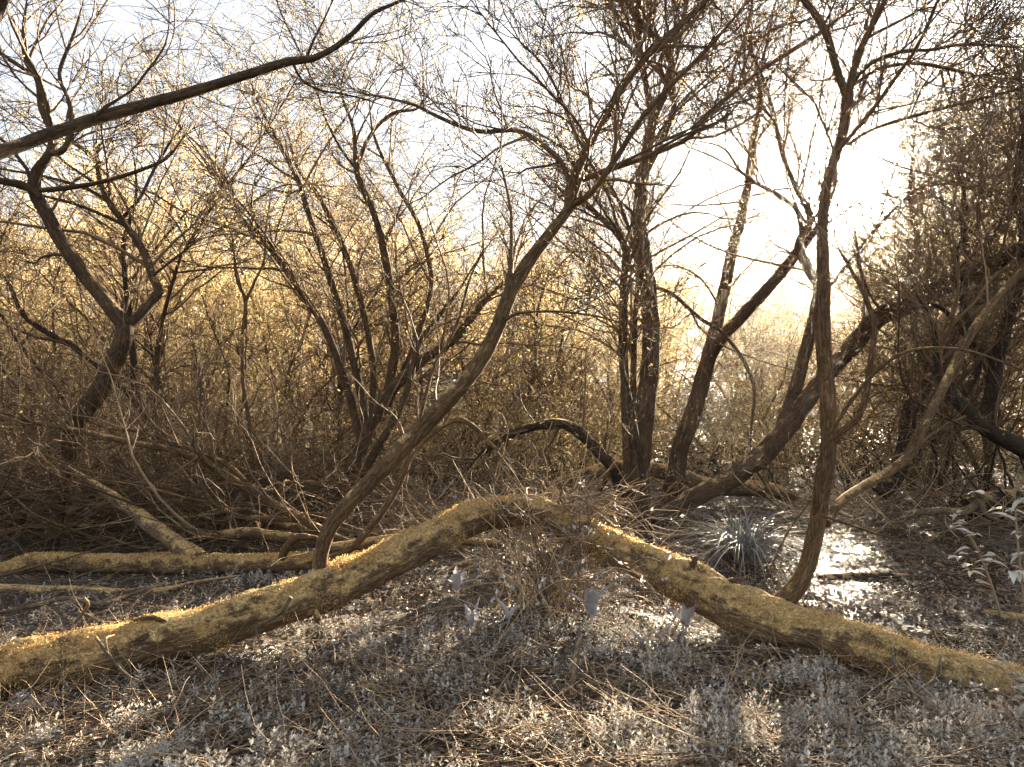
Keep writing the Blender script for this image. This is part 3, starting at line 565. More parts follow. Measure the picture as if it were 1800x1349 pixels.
# --- smaller stems in the middle distance
O0 = [(448, 850, 8.6, 9), (440, 760, 8.6, 9), (428, 680, 8.6, 9), (426, 600, 8.6, 9), (432, 530, 8.6, 9), (416, 490, 8.6, 7), (408, 420, 8.6, 6), (390, 360, 8.6, 4)]
O1 = [(432, 530, 8.6, 7), (448, 495, 8.6, 6), (465, 455, 8.6, 5), (468, 400, 8.6, 4), (480, 330, 8.6, 3)]
tree('sapling', 'slim straight sapling with a small fork between the twisted tree and the fanning willow', 'sapling', [('trunk', O0, .5), ('limb', O1, .8)], M['bark_warm'], M['twig'], M['leaf'], dens=(3, 7, 3), L=(.8, .4, .18), leaves=.6, leaf=.035, zmin=1.6)
O2 = [(248, 735, 10.5, 15), (238, 680, 10.5, 16), (232, 600, 10.5, 15), (222, 500, 10.5, 13), (218, 430, 10.5, 11), (240, 340, 10.5, 8), (230, 240, 10.5, 5)]
tree('sapling', 'upright dark sapling close behind the fork of the twisted left tree', 'sapling', [('trunk', O2, 1)], M['bark_dark'], M['twig'], M['leaf'], dens=(3.2, 8, 3), L=(1, .45, .2), leaves=.8, leaf=.04, zmin=1.3)
O3 = [(-30, 470, 9.6, 14), (10, 490, 9.6, 14), (40, 550, 9.6, 14), (75, 580, 9.6, 14), (130, 610, 9.7, 13), (190, 660, 9.8, 13), (235, 705, 9.9, 12), (265, 760, 10, 12), (280, 850, 10, 14)][::-1]
tree('bent_branch', 'thin crooked stem bending over to the left behind the twisted left tree', 'branch', [('stem', O3, 1)], M['bark_dark'], M['twig'], M['leaf'], dens=(3.2, 8, 3), L=(.9, .45, .2), leaves=.8, leaf=.04, zmin=1.6)
MA = [(820, 830, 10.9, 14), (845, 800, 10.9, 18), (885, 772, 10.9, 20), (930, 752, 10.9, 22), (978, 746, 10.9, 24), (1012, 756, 10.9, 26), (1040, 782, 10.9, 26), (1064, 808, 10.9, 28), (1085, 830, 10.9, 34), (1095, 875, 10.9, 40)][::-1]
tree('arched_trunk', 'curved dark trunk bowing over in an arch just left of the tall straight willow', 'trunk', [('trunk', MA, .5)], M['bark_dark'], M['twig'], M['leaf'], dens=(6, 8, 3), L=(1.0, .4, .2), leaves=.5, leaf=.035, zmin=.7, up=.07)
MB = [(980, 850, 11.8, 22), (1040, 832, 11.8, 26), (1110, 822, 11.8, 28), (1180, 832, 11.8, 28), (1240, 852, 11.8, 28), (1300, 858, 11.8, 30), (1350, 862, 11.8, 28), (1400, 876, 11.8, 20)]
p = trace(MB, .04); t = thing('fallen_log', 'pale fallen log lying across the far side of the pool behind the water trees', 'fallen log', (p[0, 0], p[0, 1], 0)); g = Geo(); stem_tube(g, p, 14, .08); build('trunk', g, M['log2'], t)
p = trace([(1350, 862, 11.8, 14), (1340, 838, 11.7, 10), (1325, 822, 11.6, 8)], .03); g = Geo(); stem_tube(g, p, 8, .08); build('broken_stub', g, M['log2'], t)
PA = [(560, 992, 5.6, 18), (620, 962, 5.7, 18), (668, 905, 5.8, 18), (700, 855, 5.9, 17), (722, 800, 6.0, 17), (760, 762, 6.1, 16), (802, 738, 6.2, 14), (835, 752, 6.2, 11), (855, 775, 6.2, 10), (885, 800, 6.2, 9), (905, 835, 6.2, 8), (960, 872, 6.2, 6)]
PB = [(722, 800, 6.0, 9), (748, 700, 6.1, 8), (765, 640, 6.2, 7), (800, 580, 6.3, 6), (830, 480, 6.4, 5), (880, 400, 6.5, 3)]
tree('bent_branch', 'slender crooked stem running beside and behind the big leaning stem', 'branch', [('stem', PA, .6), ('limb', PB, .5)], M['bark_warm'], M['twig'], M['leaf'], dens=(3.5, 7, 3), L=(.6, .3, .14), leaves=.3, zmin=.7)
LA = [(-40, 735, 7.6, 9), (60, 742, 7.5, 11), (140, 758, 7.4, 13), (240, 780, 7.3, 15), (330, 800, 7.2, 17), (400, 838, 7.1, 19), (450, 868, 7.0, 21), (510, 903, 6.9, 22), (575, 938, 6.8, 20), (620, 955, 6.75, 14)][::-1]
LB = [(450, 868, 7.0, 14), (400, 818, 7.1, 12), (330, 790, 7.3, 10), (250, 760, 7.5, 8), (180, 750, 7.6, 6), (90, 705, 7.7, 4)]
LC = [(530, 915, 6.9, 14), (470, 912, 7.0, 13), (410, 905, 7.1, 12), (340, 870, 7.2, 9), (250, 852, 7.3, 7), (150, 850, 7.4, 5)]
tree('fallen_branch', 'long brown fallen bough sweeping up leftwards through the brushwood', 'branch', [('limb', LA, 1), ('limb', LB, 1), ('limb', LC, 1)], M['bark_warm'], M['twig'], None, dens=(6, 7, 3), L=(.9, .4, .18), leaves=0, zmin=.15, wob=.2)
LD = [(590, 945, 7.2, 16), (540, 930, 7.3, 17), (480, 918, 7.4, 16), (430, 900, 7.5, 15), (360, 905, 7.6, 12), (290, 940, 7.6, 9)]
LE = [(580, 952, 6.9, 16), (500, 945, 7.0, 18), (440, 938, 7.0, 20), (390, 942, 7.0, 18), (340, 948, 7.0, 12)]
for r_, lab in ((LD, 'grey fallen bough ending in the brush, upper of two beside the leaning stem'), (LE, 'mossy fallen bough lying flat, lower of two left of the leaning stem')):
    p = trace(r_, .03); t = thing('fallen_branch', lab, 'branch', (p[0, 0], p[0, 1], 0)); g = Geo(); stem_tube(g, p, 10, .08); build('limb', g, M['log2'], t)
    gt, gl = Geo(), Geo(); ramify([(p, 1)], gt, gl, (4, 6, 2), (.6, .3, .15), zmin=.05, leaves=0); build('twigs', gt, M['dead'], t, kind='stuff')

# --- mossy logs on the left bank
K0 = [(-120, 1030, 6.3, 34), (-20, 1012, 6.4, 34), (60, 992, 6.5, 32), (150, 991, 6.5, 30), (240, 993, 6.5, 32), (320, 992, 6.5, 36), (400, 992, 6.5, 32), (480, 988, 6.5, 30), (560, 985, 6.5, 28), (660, 975, 6.6, 24), (760, 955, 6.8, 18)]
K1 = [(352, 985, 6.5, 34), (318, 962, 6.6, 30), (278, 932, 6.75, 28), (240, 902, 6.9, 25), (200, 875, 7.05, 20), (160, 848, 7.2, 15), (120, 820, 7.4, 10)]
pK0, pK1 = trace(K0, .025, .025), trace(K1, .025)
t = thing('fallen_log', 'long mossy forked log lying level across the left bank', 'fallen log', (pK0[0, 0], pK0[0, 1], 0))
g = Geo(); stem_tube(g, pK0, 24, .1, lump=.02); build('trunk', g, M['log'], t); g = Geo(); stem_tube(g, pK1, 18, .08); build('limb', g, M['log2'], t)
p = trace([(495, 985, 6.45, 13), (505, 962, 6.35, 15), (525, 945, 6.3, 14), (560, 948, 6.3, 9), (600, 960, 6.3, 6)], .02); g = Geo(); stem_tube(g, p, 10, .08); build('limb', g, M['bark_warm'], t)
k = R.integers(0, len(pK0), 6000); g = Geo(); aa = R.uniform(-1.2, 1.2, 6000)
leaf_quads(g, pK0[k, :3] + np.stack([R.normal(size=6000) * .012, np.sin(aa) * pK0[k, 3], np.cos(aa) * pK0[k, 3]], -1), .02, axis=np.stack([aa * 0, np.sin(aa), np.cos(aa)], -1)); build('moss', g, M['moss'], t, kind='stuff', smooth=False)
K2 = [(-120, 1032, 5.75, 22), (0, 1038, 5.8, 22), (90, 1040, 5.8, 20), (180, 1042, 5.8, 20), (250, 1043, 5.8, 18), (300, 1036, 5.8, 15), (350, 1024, 5.85, 12), (420, 1012, 5.9, 8)]
p = trace(K2, .025); t = thing('fallen_log', 'thin bare fallen log in front of the long mossy forked one at left', 'fallen log', (p[0, 0], p[0, 1], 0)); g = Geo(); stem_tube(g, p, 14, .09); build('trunk', g, M['log2'], t)
K3 = [(560, 968, 6.0, 18), (640, 955, 6.1, 20), (720, 948, 6.2, 20), (800, 950, 6.3, 18), (880, 958, 6.3, 14)]
p = trace(K3, .025); t = thing('fallen_log', 'short mossy log half hidden behind the rising part of the arched trunk', 'fallen log', (p[0, 0], p[0, 1], 0)); g = Geo(); stem_tube(g, p, 14, .09); build('trunk', g, M['log'], t)
K4 = [(1440, 1020, 6.5, 20), (1500, 1018, 6.5, 22), (1560, 1016, 6.5, 20), (1600, 1016, 6.5, 12)]
p = trace(K4, .025); t = thing('sunken_log', 'dark waterlogged log lying in the sunlit pool at right', 'log', (p[0, 0], p[0, 1], 0)); g = Geo(); stem_tube(g, p, 12, .1); build('trunk', g, M['bark_dark'], t)
K5 = [(1725, 1085, 5.3, 30), (1770, 1092, 5.2, 38), (1830, 1105, 5.1, 44), (1900, 1115, 5.0, 46)]
p = trace(K5, .02); t = thing('mossy_stump', 'short mossy log end poking in from the right edge above the pool mud', 'log', (p[0, 0], p[0, 1], 0)); g = Geo(); stem_tube(g, p, 20, .12); build('trunk', g, M['log'], t)
K6 = [(1590, 905, 8.9, 12), (1650, 898, 8.8, 14), (1690, 900, 8.7, 15), (1725, 880, 8.7, 14), (1712, 860, 8.6, 10)]
p = trace(K6, .02); t = thing('fallen_branch', 'pale crooked dead branch lying at the far right edge of the pool', 'branch', (p[0, 0], p[0, 1], 0)); g = Geo(); stem_tube(g, p, 10, .1); build('limb', g, M['bark_pale'], t)
p = trace([(1720, 875, 8.7, 10), (1735, 905, 8.5, 8), (1755, 915, 8.4, 5)], .02); g = Geo(); stem_tube(g, p, 8, .1); build('limb', g, M['bark_pale'], t)
K7 = [(1700, 895, 9.8, 40), (1750, 885, 9.8, 46), (1800, 880, 9.8, 40), (1860, 882, 9.8, 30)]
p = trace(K7, .03); t = thing('fallen_log', 'dark fallen log in shade at the right edge behind the pale crooked branch', 'fallen log', (p[0, 0], p[0, 1], 0)); g = Geo(); stem_tube(g, p, 12, .1); build('trunk', g, M['bark_dark'], t)

# ------------------------------------------------------------------ loose woodland trees behind: prototypes and copies
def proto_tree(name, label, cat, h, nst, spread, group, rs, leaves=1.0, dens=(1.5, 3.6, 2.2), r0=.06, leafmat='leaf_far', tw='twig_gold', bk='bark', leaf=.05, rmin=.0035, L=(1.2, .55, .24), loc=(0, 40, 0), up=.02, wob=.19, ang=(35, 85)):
    rng = np.random.default_rng(rs); t = thing(name, label, cat, loc, group); b = np.array(loc, float); stems = []
    for s in range(nst):
        az = rng.uniform(0, 6.28); tilt = rng.uniform(.05, spread); L_ = h * rng.uniform(.75, 1.1)
        d = np.array([[math.cos(az) * tilt, math.sin(az) * tilt, 1.0]])
        w = walk(b[None] + np.array([[math.cos(az) * .12, math.sin(az) * .12, -.1]]), d, np.array([L_]), 18, .13 if up > 0 else .2, .03 if up > 0 else -.01, rng)[0]
        rr = r0 * rng.uniform(.6, 1.1) * (1 - np.linspace(0, 1, 19) ** 1.1 * .9)
        p = spline(np.hstack([w, rr[:, None]]), .3); stems.append((p, 1.0))
        g = Geo(); stem_tube(g, p, 7, .05, cap=False); build('trunk' if nst == 1 else 'stem', g, M[bk], t)
    gt, gl = Geo(), Geo(); ramify(stems, gt, gl, dens, L, leaf, leaves, .5, up, rmin, ang=ang, rng=rng, tstart=.12, wob=wob)
    build('twigs', gt, M[tw], t, kind='stuff')
    if gl.n: build('leaves', gl, M[leafmat], t, kind='stuff', smooth=False)
    return t

ORD = ['first', 'second', 'third', 'fourth', 'fifth', 'sixth', 'seventh', 'eighth', 'ninth', 'tenth', 'eleventh', 'twelfth', 'thirteenth', 'fourteenth', 'fifteenth', 'sixteenth', 'seventeenth', 'eighteenth', 'nineteenth', 'twentieth']
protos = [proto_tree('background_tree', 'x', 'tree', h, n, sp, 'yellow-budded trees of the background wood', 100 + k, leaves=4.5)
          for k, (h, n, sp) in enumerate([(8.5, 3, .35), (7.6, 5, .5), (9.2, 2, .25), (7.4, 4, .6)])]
spots = [(-40, 17, 1), (60, 15, 0), (165, 20, 1.05), (250, 16, .95), (330, 21, 1.1), (400, 17, .85), (470, 22, 1.1), (545, 18, .9), (620, 22, 1.0), (700, 19, .8), (790, 22, .95), (860, 17, .75), (930, 21, .9), (1000, 18, .8), (1070, 22, .95), (1190, 20, .8), (1280, 16, .75), (1370, 21, .9), (1560, 17, .95), (1690, 15, 1.1)]
for k, (px, Y, s) in enumerate(spots):
    loc = ((px - CX) / F * Y, Y, 0.0); lab = 'slender yellow-budded tree in the hazy background wood, %s from the left' % ORD[k]
    s = (s or .9) * (.86 if 880 < px < 1500 else 1.0)
    if k < 4:
        o = protos[k]; o.location = loc; o.scale = (s,) * 3; o['label'] = lab
    else:
        copy_thing(protos[k % 4], loc, float(R.uniform(0, 6.28)), s, lab)

# taller, barer trees whose crowns fill the upper sky
tprotos = [proto_tree('bare_tree', 'x', 'tree', h, n, sp, 'tall bare trees of the middle wood', 300 + k, leaves=.7, dens=(3.4, 5.2, 3.0), r0=.065, leaf=.03, rmin=.003, L=(1.5, .6, .26), bk='bark', tw='twig', leafmat='leaf') for k, (h, n, sp) in enumerate([(10.5, 2, .3), (9.5, 3, .45)])]
tspots = [(-60, 12, .95, 1, 'at the far left edge'), (140, 14, 1.0, 0, 'behind the twisted left tree'), (330, 13.5, .8, 1, 'between the twisted tree and the slim forked sapling'), (900, 16, 1.0, 1, 'behind the top of the leaning stem'), (850, 18, 1.1, 0, 'just left of the fork of the leaning stem'), 
          (1590, 14, 1.1, 1, 'just right of the sun'), (235, 11.5, .95, 0, 'right beside the twisted left tree'), (480, 16, .95, 0, 'behind the slim forked sapling'), (600, 15, .9, 1, 'behind the left stems of the fanning willow'), (765, 15.5, .95, 0, 'behind the right stems of the fanning willow'), (1640, 12.5, 1.1, 0, 'above the dark curved trunk'), (1730, 11.5, 1.05, 1, 'behind the dark gnarled tree'), (1290, 24, .85, 1, 'far off, behind the forked willow'), (1390, 25, .85, 0, 'far off, left of the sun'), (1160, 23, .9, 0, 'far behind the tall straight willow')]
used = set()
for px, Y, s, kd, wh in tspots:
    loc = ((px - CX) / F * Y, Y, 0.0); lab = 'tall bare twiggy tree ' + wh
    if kd not in used:
        used.add(kd); o = tprotos[kd]; o.location = loc; o.scale = (s,) * 3; o['label'] = lab
    else:
        copy_thing(tprotos[kd], loc, float(R.uniform(0, 6.28)), s, lab)

# thicket shrubs
sprotos = [proto_tree('thicket_shrub', 'x', 'shrub', h, n, sp, 'bare shrubs of the thicket', 200 + k, leaves=lv, dens=(1.8, 4.5, 2.2), r0=.022, leaf=.035, rmin=.003, L=(.9, .42, .2), up=-.02, wob=.27, bk='bark_dark', tw=tw, leafmat=lm)
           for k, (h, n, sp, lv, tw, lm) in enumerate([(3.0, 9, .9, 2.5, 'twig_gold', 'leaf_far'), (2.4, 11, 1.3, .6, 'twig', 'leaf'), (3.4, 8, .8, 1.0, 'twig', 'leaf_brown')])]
sspots = [(-20, 10.5, 1.1, 1, 'at the left edge behind the brushwood'), (70, 9.8, .9, 1, 'between the left edge and the twisted tree'), (180, 11.5, 1.1, 0, 'behind the twisted left tree'), (300, 12, 1.1, 1, 'right of the twisted left tree'),
          (390, 11, .9, 0, 'just left of the slim forked sapling'), (500, 12, 1, 1, 'between the slim sapling and the fanning willow'), (580, 13.5, 1.1, 0, 'behind the foot of the fanning willow'), (760, 12.5, .9, 0, 'right of the foot of the fanning willow'),
          (860, 11.8, .8, 1, 'under the left end of the arched trunk'), (960, 13, .9, 0, 'seen through the arched trunk'), (1040, 14, 1.0, 0, 'just left of the tall straight willow'), (1260, 14, .9, 0, 'behind the forked willow'),
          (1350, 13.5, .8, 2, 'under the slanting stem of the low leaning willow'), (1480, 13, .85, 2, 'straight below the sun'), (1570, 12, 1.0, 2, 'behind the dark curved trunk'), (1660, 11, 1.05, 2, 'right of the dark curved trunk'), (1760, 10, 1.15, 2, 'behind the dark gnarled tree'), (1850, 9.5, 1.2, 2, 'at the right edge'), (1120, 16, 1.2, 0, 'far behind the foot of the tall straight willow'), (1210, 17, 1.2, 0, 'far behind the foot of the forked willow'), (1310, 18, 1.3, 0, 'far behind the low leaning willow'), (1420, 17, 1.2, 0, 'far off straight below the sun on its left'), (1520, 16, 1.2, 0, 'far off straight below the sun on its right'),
          (1620, 17, 1.4, 0, 'far behind the dark curved trunk'), (820, 17, 1.2, 0, 'far behind the left end of the arched trunk'), (660, 17, 1.2, 0, 'far behind the fanning willow')]
used = set()
for px, Y, s, kd, wh in sspots:
    loc = ((px - CX) / F * Y, Y, 0.03); lab = ('russet' if kd == 2 else 'bare twiggy') + ' thicket shrub ' + wh
    if kd not in used:
        used.add(kd); o = sprotos[kd]; o.location = loc; o.scale = (s,) * 3; o['label'] = lab
    else:
        copy_thing(sprotos[kd], loc, float(R.uniform(0, 6.28)), s, lab)

# the far wood: one mass, the same kinds of tree set on scattered points by geometry nodes
rng = np.random.default_rng(5); nf = 190
Yf = rng.uniform(23, 44, nf); pxf = rng.uniform(-350, 2150, nf)
hf = (Yf * .26 + 1.5) * rng.uniform(.7, 1.1, nf) * np.where(pxf < 650, 1.12, 1.0) * np.where(pxf > 1580, 1.3, np.where(pxf > 1000, .86, 1.0))
pick = rng.integers(0, 4, nf); ns_ = 170; Ys = rng.uniform(17, 42, ns_); pxs = rng.uniform(-350, 2150, ns_); hs_ = rng.uniform(.9, 1.6, ns_) * 7.0
turn = rng.uniform(0, 6.28, nf + ns_); Yf = np.append(Yf, Ys); pxf = np.append(pxf, pxs); hf = np.append(hf, hs_); pick = np.append(pick, 4 + (rng.random(ns_) < .3))
g = Geo(); g.add(np.stack([(pxf - CX) / F * Yf, Yf, Yf * 0], -1)); far = build('far_wood', g, M['bark'], kind='stuff', label='hazy far wood of thin yellow-budded trees along the horizon', cat='wood')
for nm, ty, dat in (('size', 'FLOAT', hf / 7.0), ('turn', 'FLOAT', turn), ('pick', 'INT', pick)):
    a_ = far.data.attributes.new(nm, ty, 'POINT'); a_.data.foreach_set('value', dat.astype(np.int32 if ty == 'INT' else np.float32))
ng = bpy.data.node_groups.new('far_wood_nodes', 'GeometryNodeTree'); ng.interface.new_socket('Geometry', in_out='INPUT', socket_type='NodeSocketGeometry'); ng.interface.new_socket('Geometry', in_out='OUTPUT', socket_type='NodeSocketGeometry')
gi = ng.nodes.new('NodeGroupInput'); go = ng.nodes.new('NodeGroupOutput'); jn = ng.nodes.new('GeometryNodeJoinGeometry')
def nattr(nm, ty):
    x = ng.nodes.new('GeometryNodeInputNamedAttribute'); x.data_type = ty; x.inputs['Name'].default_value = nm; return x.outputs[0]
sz, tn, pk = nattr('size', 'FLOAT'), nattr('turn', 'FLOAT'), nattr('pick', 'INT')
cx_ = ng.nodes.new('ShaderNodeCombineXYZ'); ng.links.new(tn, cx_.inputs['Z']); cs = ng.nodes.new('ShaderNodeCombineXYZ')
for k in range(3): ng.links.new(sz, cs.inputs[k])
for k, pr in enumerate(protos + sprotos[:2]):
    eq = ng.nodes.new('FunctionNodeCompare'); eq.data_type = 'INT'; eq.operation = 'EQUAL'; ng.links.new(pk, eq.inputs['A']); eq.inputs['B'].default_value = k
    for ch in pr.children:
        oi = ng.nodes.new('GeometryNodeObjectInfo'); oi.transform_space = 'ORIGINAL'; oi.inputs['Object'].default_value = ch; oi.inputs['As Instance'].default_value = True
        ip = ng.nodes.new('GeometryNodeInstanceOnPoints'); ng.links.new(gi.outputs[0], ip.inputs['Points']); ng.links.new(eq.outputs[0], ip.inputs['Selection'])
        ng.links.new(oi.outputs['Geometry'], ip.inputs['Instance']); ng.links.new(cx_.outputs[0], ip.inputs['Rotation']); ng.links.new(cs.outputs[0], ip.inputs['Scale']); ng.links.new(ip.outputs[0], jn.inputs[0])
ng.links.new(jn.outputs[0], go.inputs[0]); far.modifiers.new('scatter', 'NODES').node_group = ng

# undergrowth at eye level: a mass of thin upright and crossing stems
def sticks(g, n, xr, yr, zr, Lr, tilt, r, rng, wob=.1, up=.0, seg=6, sides=3, mask=None):
    px = rng.uniform(xr[0], xr[1], n); Y = rng.uniform(yr[0], yr[1], n)
    x = (px - CX) / F * Y; z = rng.uniform(zr[0], zr[1], n)
    if mask is not None:
        k = mask(x, Y); x, Y, z = x[k], Y[k], z[k]; n = len(x)
    az = rng.uniform(0, 6.28, n); el = rng.uniform(tilt[0], tilt[1], n)
    d = np.stack([np.cos(az) * np.cos(el), np.sin(az) * np.cos(el), np.sin(el)], -1); L = rng.uniform(Lr[0], Lr[1], n)
    z = z + ground_z(x, Y)
    p = walk(np.stack([x, Y, z], -1), d, L, seg, wob, up, rng); p[..., 2] = np.maximum(p[..., 2], ground_z(p[..., 0], p[..., 1]) + .004)
    tubes(g, p, r * rng.uniform(.6, 1.5, n), r * .45 * np.ones(n), sides); return p
g = Geo(); gl = Geo()
p = sticks(g, 900, (-150, 1950), (12.5, 22), (0, .3), (1.0, 3.2), (.4, 1.57), .006, rng, .2, .0, 6)
lp_, lt, _, _, _ = sample(p, np.ones(p.shape[:2]), 26000, .2, 1, rng)
leaf_quads(gl, lp_ + rng.normal(size=lp_.shape) * .12, .05, rng)
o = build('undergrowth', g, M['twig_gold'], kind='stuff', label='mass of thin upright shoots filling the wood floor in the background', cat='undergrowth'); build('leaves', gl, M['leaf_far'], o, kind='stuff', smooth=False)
g = Geo()
sticks(g, 1500, (-120, 640), (7.0, 11.5), (.0, .8), (.5, 2.2), (-.1, .5), .006, rng, .17, -.02, 8)
sticks(g, 450, (-120, 620), (7.6, 12), (.0, .3), (1.0, 2.8), (.3, 1.3), .007, rng, .14, -.05, 9)
sticks(g, 150, (-120, 640), (7.6, 10.5), (.0, .6), (1.2, 3.0), (-.1, .4), .015, rng, .09, -.015, 10, 5)
build('brushwood', g, M['twig'], kind='stuff', label='dense tangle of bare dead brushwood heaped on the left bank', cat='brushwood')
g = Geo()
sticks(g, 700, (640, 1120), (6.4, 10.5), (.0, .35), (.4, 1.4), (-.05, .5), .006, rng, .15, -.01, 7)
sticks(g, 450, (1380, 1850), (8.6, 12), (.0, .3), (.5, 1.8), (-.05, .6), .007, rng, .15, -.01, 7)
build('fallen_twigs', g, M['dead'], kind='stuff', label='scattered fallen twigs heaped between the arched trunk and the water trees', cat='twigs')

# ------------------------------------------------------------------ bramble over the top of the arch
b = P(945, 1040, 5.0); t = thing('bramble', 'leafy bramble tangle hanging over the top of the arched trunk', 'bramble', (b[0], b[1], .03))
g, gl = Geo(), Geo(); rng = np.random.default_rng(21); n = 130
pp = np.stack([rng.normal(b[0] + .10, .22, n), rng.normal(5.2, .22, n), np.zeros(n)], -1)
az = rng.uniform(0, 6.28, n); d = np.stack([np.cos(az) * .5, np.sin(az) * .5, np.ones(n)], -1)
p = walk(pp, d, rng.uniform(.5, 1.7, n), 12, .13, -.085, rng); p[..., 2] = np.maximum(p[..., 2], .05); tubes(g, p, rng.uniform(.003, .007, n), np.full(n, .0018), 4)
q, tq, _, _, _ = sample(p, np.ones(p.shape[:2]), 500, .2, 1, rng); p2 = walk(q, side_dirs(tq, 30, 90, 0, rng), rng.uniform(.1, .4, 500), 5, .2, -.03, rng); tubes(g, p2, np.full(500, .0022), np.full(500, .001), 3)
nt_ = 200; pt = np.stack([rng.normal(b[0] + .16, .27, nt_), rng.normal(5.4, .22, nt_), rng.uniform(.55, .95, nt_)], -1); az = rng.uniform(0, 6.28, nt_)
tubes(g, walk(pt, np.stack([np.cos(az), np.sin(az), rng.normal(size=nt_) * .3], -1), rng.uniform(.25, .8, nt_), 6, .24, -.03, rng), rng.uniform(.003, .008, nt_), np.full(nt_, .0018), 4)
build('canes', g, M['dead'], t, kind='stuff')
lp_, lt, _, _, _ = sample(p2, np.ones(p2.shape[:2]), 190, .3, 1, rng); lp_ = lp_[lp_[:, 2] > .25]; leaf_quads(gl, lp_, .04, rng, aspect=.6); leaf_quads(gl, lp_ + .01, .034, rng, aspect=.6)
build('leaves', gl, M['broad'], t, kind='stuff', smooth=False)

# ------------------------------------------------------------------ sedge tussock in the water
def blade_mesh(name, L, lean, w, seg=7, curl=0.0):
    v = []; s = np.linspace(0, 1, seg + 1)
    for k, u in enumerate(s):
        a = lean * u ** 1.3 * 1.6; 
        x = L * (lean * .75 * u ** 2 + .08 * u * lean); z = L * (u - .62 * lean * u ** 2.6); ww = w * (1 - u ** 2.5) * (.7 + .3 * min(1, u * 5)) + .0008
        y = curl * u ** 2 * L
        v += [(x, y - ww, z + .0), (x + ww * .25, y, z - ww * .45), (x, y + ww, z)]
    q = []
    for k in range(seg):
        for c in range(2): q.append((3 * k + c, 3 * k + c + 1, 3 * k + 4 + c, 3 * k + 3 + c))
    g = Geo(); g.add(v, q=q, tint=np.full(len(q), R.random())); me = build(name, g, M['blade']); m_ = me.data; bpy.data.objects.remove(me); return m_
tb = P(1308, 985, 7.35); tus = thing('sedge_tussock', 'pale grey sedge tussock growing in the water between the two slanting stems', 'tussock', (tb[0], tb[1], -.02))
rng = np.random.default_rng(3)
bl = [blade_mesh('blade', L, le, .0075, curl=c) for L, le, c in [(.75, .15, .05), (.85, .3, -.1), (.8, .5, .1), (.85, .75, .05), (.9, .95, -.08), (.95, 1.15, .1), (.9, 1.35, -.05), (.8, 1.2, .12), (.85, 1.45, .0), (1.0, 1.3, -.1)]]
tus.scale = (1.12, 1.12, .95)
for k in range(295):
    kb = int(rng.integers(0, 3)) if rng.random() < .16 else int(rng.integers(3, len(bl))); o = bpy.data.objects.new('blade', bl[kb]); C.objects.link(o); o.parent = tus
    rr = .16 * math.sqrt(rng.random()); az = rng.uniform(0, 6.28); o.location = (rr * math.cos(az), rr * math.sin(az), .02 - rr * .25)
    o.rotation_euler = (rng.normal() * .1, rng.normal() * .1, az + rng.normal() * .5); s = rng.uniform(.6, 1.1) * (.7 if kb < 3 else 1); o.scale = (s, s, s)
g = Geo(); mnd = np.random.default_rng(8); th = np.linspace(0, 2 * math.pi, 20, endpoint=False); rings = []
for z, r_ in ((-.14, .20), (-.08, .18), (-.04, .14), (-.01, .09), (.01, .03)):
    rings.append(np.stack([tb[0] + np.cos(th) * r_ * mnd.uniform(.85, 1.1, 20), tb[1] + np.sin(th) * r_ * mnd.uniform(.85, 1.1, 20), np.full(20, z)], -1))
v = np.concatenate(rings); i = (np.arange(4)[:, None] * 20 + np.arange(20)[None]).ravel(); j = (np.arange(4)[:, None] * 20 + (np.arange(20) + 1)[None] % 20).ravel()
g.add(v, q=np.stack([i, j, j + 20, i + 20], -1)); build('root_mound', g, M['dead'], tus)

# ------------------------------------------------------------------ broad-leaved plants in the mud
def broad_leaf(name, L, w, curl, seg=8):
    v = []; q = []; s = np.linspace(0, 1, seg + 1)
    for u in s:
        ww = w * (math.sin(math.pi * min(1, .12 + u * .88) ** .85) if u < 1 else 0) + .001
        x = L * curl * u ** 2; z = L * u * (1 - .25 * curl * u)
        v += [(x - ww * .35, -ww, z), (x, -ww * .5, z + .002), (x + ww * .12, 0, z), (x, ww * .5, z + .002), (x - ww * .35, ww, z)]
    for k in range(seg):
        for c in range(4): q.append((5 * k + c, 5 * k + c + 1, 5 * k + 6 + c, 5 * k + 5 + c))
    g = Geo(); g.add(v, q=q, tint=np.full(len(q), R.random())); o = build(name, g, M['broad']); m_ = o.data; bpy.data.objects.remove(o); return m_
bls = [broad_leaf('leaf', .17, .026, .25), broad_leaf('leaf', .2, .03, .1), broad_leaf('leaf', .15, .032, .45), broad_leaf('leaf', .18, .024, .7)]
def broad_plant(px, py, s, nl, lab, stem=.05):
    Y = 1800.0 / (py - HY); x = (px - CX) / F * Y; z = float(ground_z(np.array([x]), np.array([Y]))[0])
    t = thing('broad_leaved_plant', lab, 'plant', (x, Y, z), 'broad-leaved plants in the mud')
    g = Geo(); p = np.array([[x, Y, z - .03, .006 * s], [x + .003, Y, z + stem * .5, .006 * s], [x, Y, z + stem, .005 * s]]); stem_tube(g, spline(p, .015), 6, .05); build('stem', g, M['broad'], t)
    for k in range(nl):
        o = bpy.data.objects.new('leaf', bls[int(rng.integers(0, 4))]); C.objects.link(o); o.parent = t
        az = k * 6.28 / nl + rng.normal() * .5; o.location = (0, 0, stem * rng.uniform(.5, 1)); o.rotation_euler = (rng.normal() * .12, rng.uniform(.05, .5), az); q = 1.25 * s * rng.uniform(.75, 1.1); o.scale = (q, q, q)
broad_plant(803, 1052, 1.0, 4, 'cluster of grey broad leaves under the apex of the arch, farthest left')
broad_plant(832, 1118, .95, 3, 'upright grey broad-leaved shoot just in front of the farthest left cluster')
broad_plant(893, 1112, .8, 2, 'single narrow grey broad leaf in the mud below the bramble')
broad_plant(1040, 1120, 1.25, 5, 'tall grey broad-leaved plant on a stalk in the centre of the mud', .13)
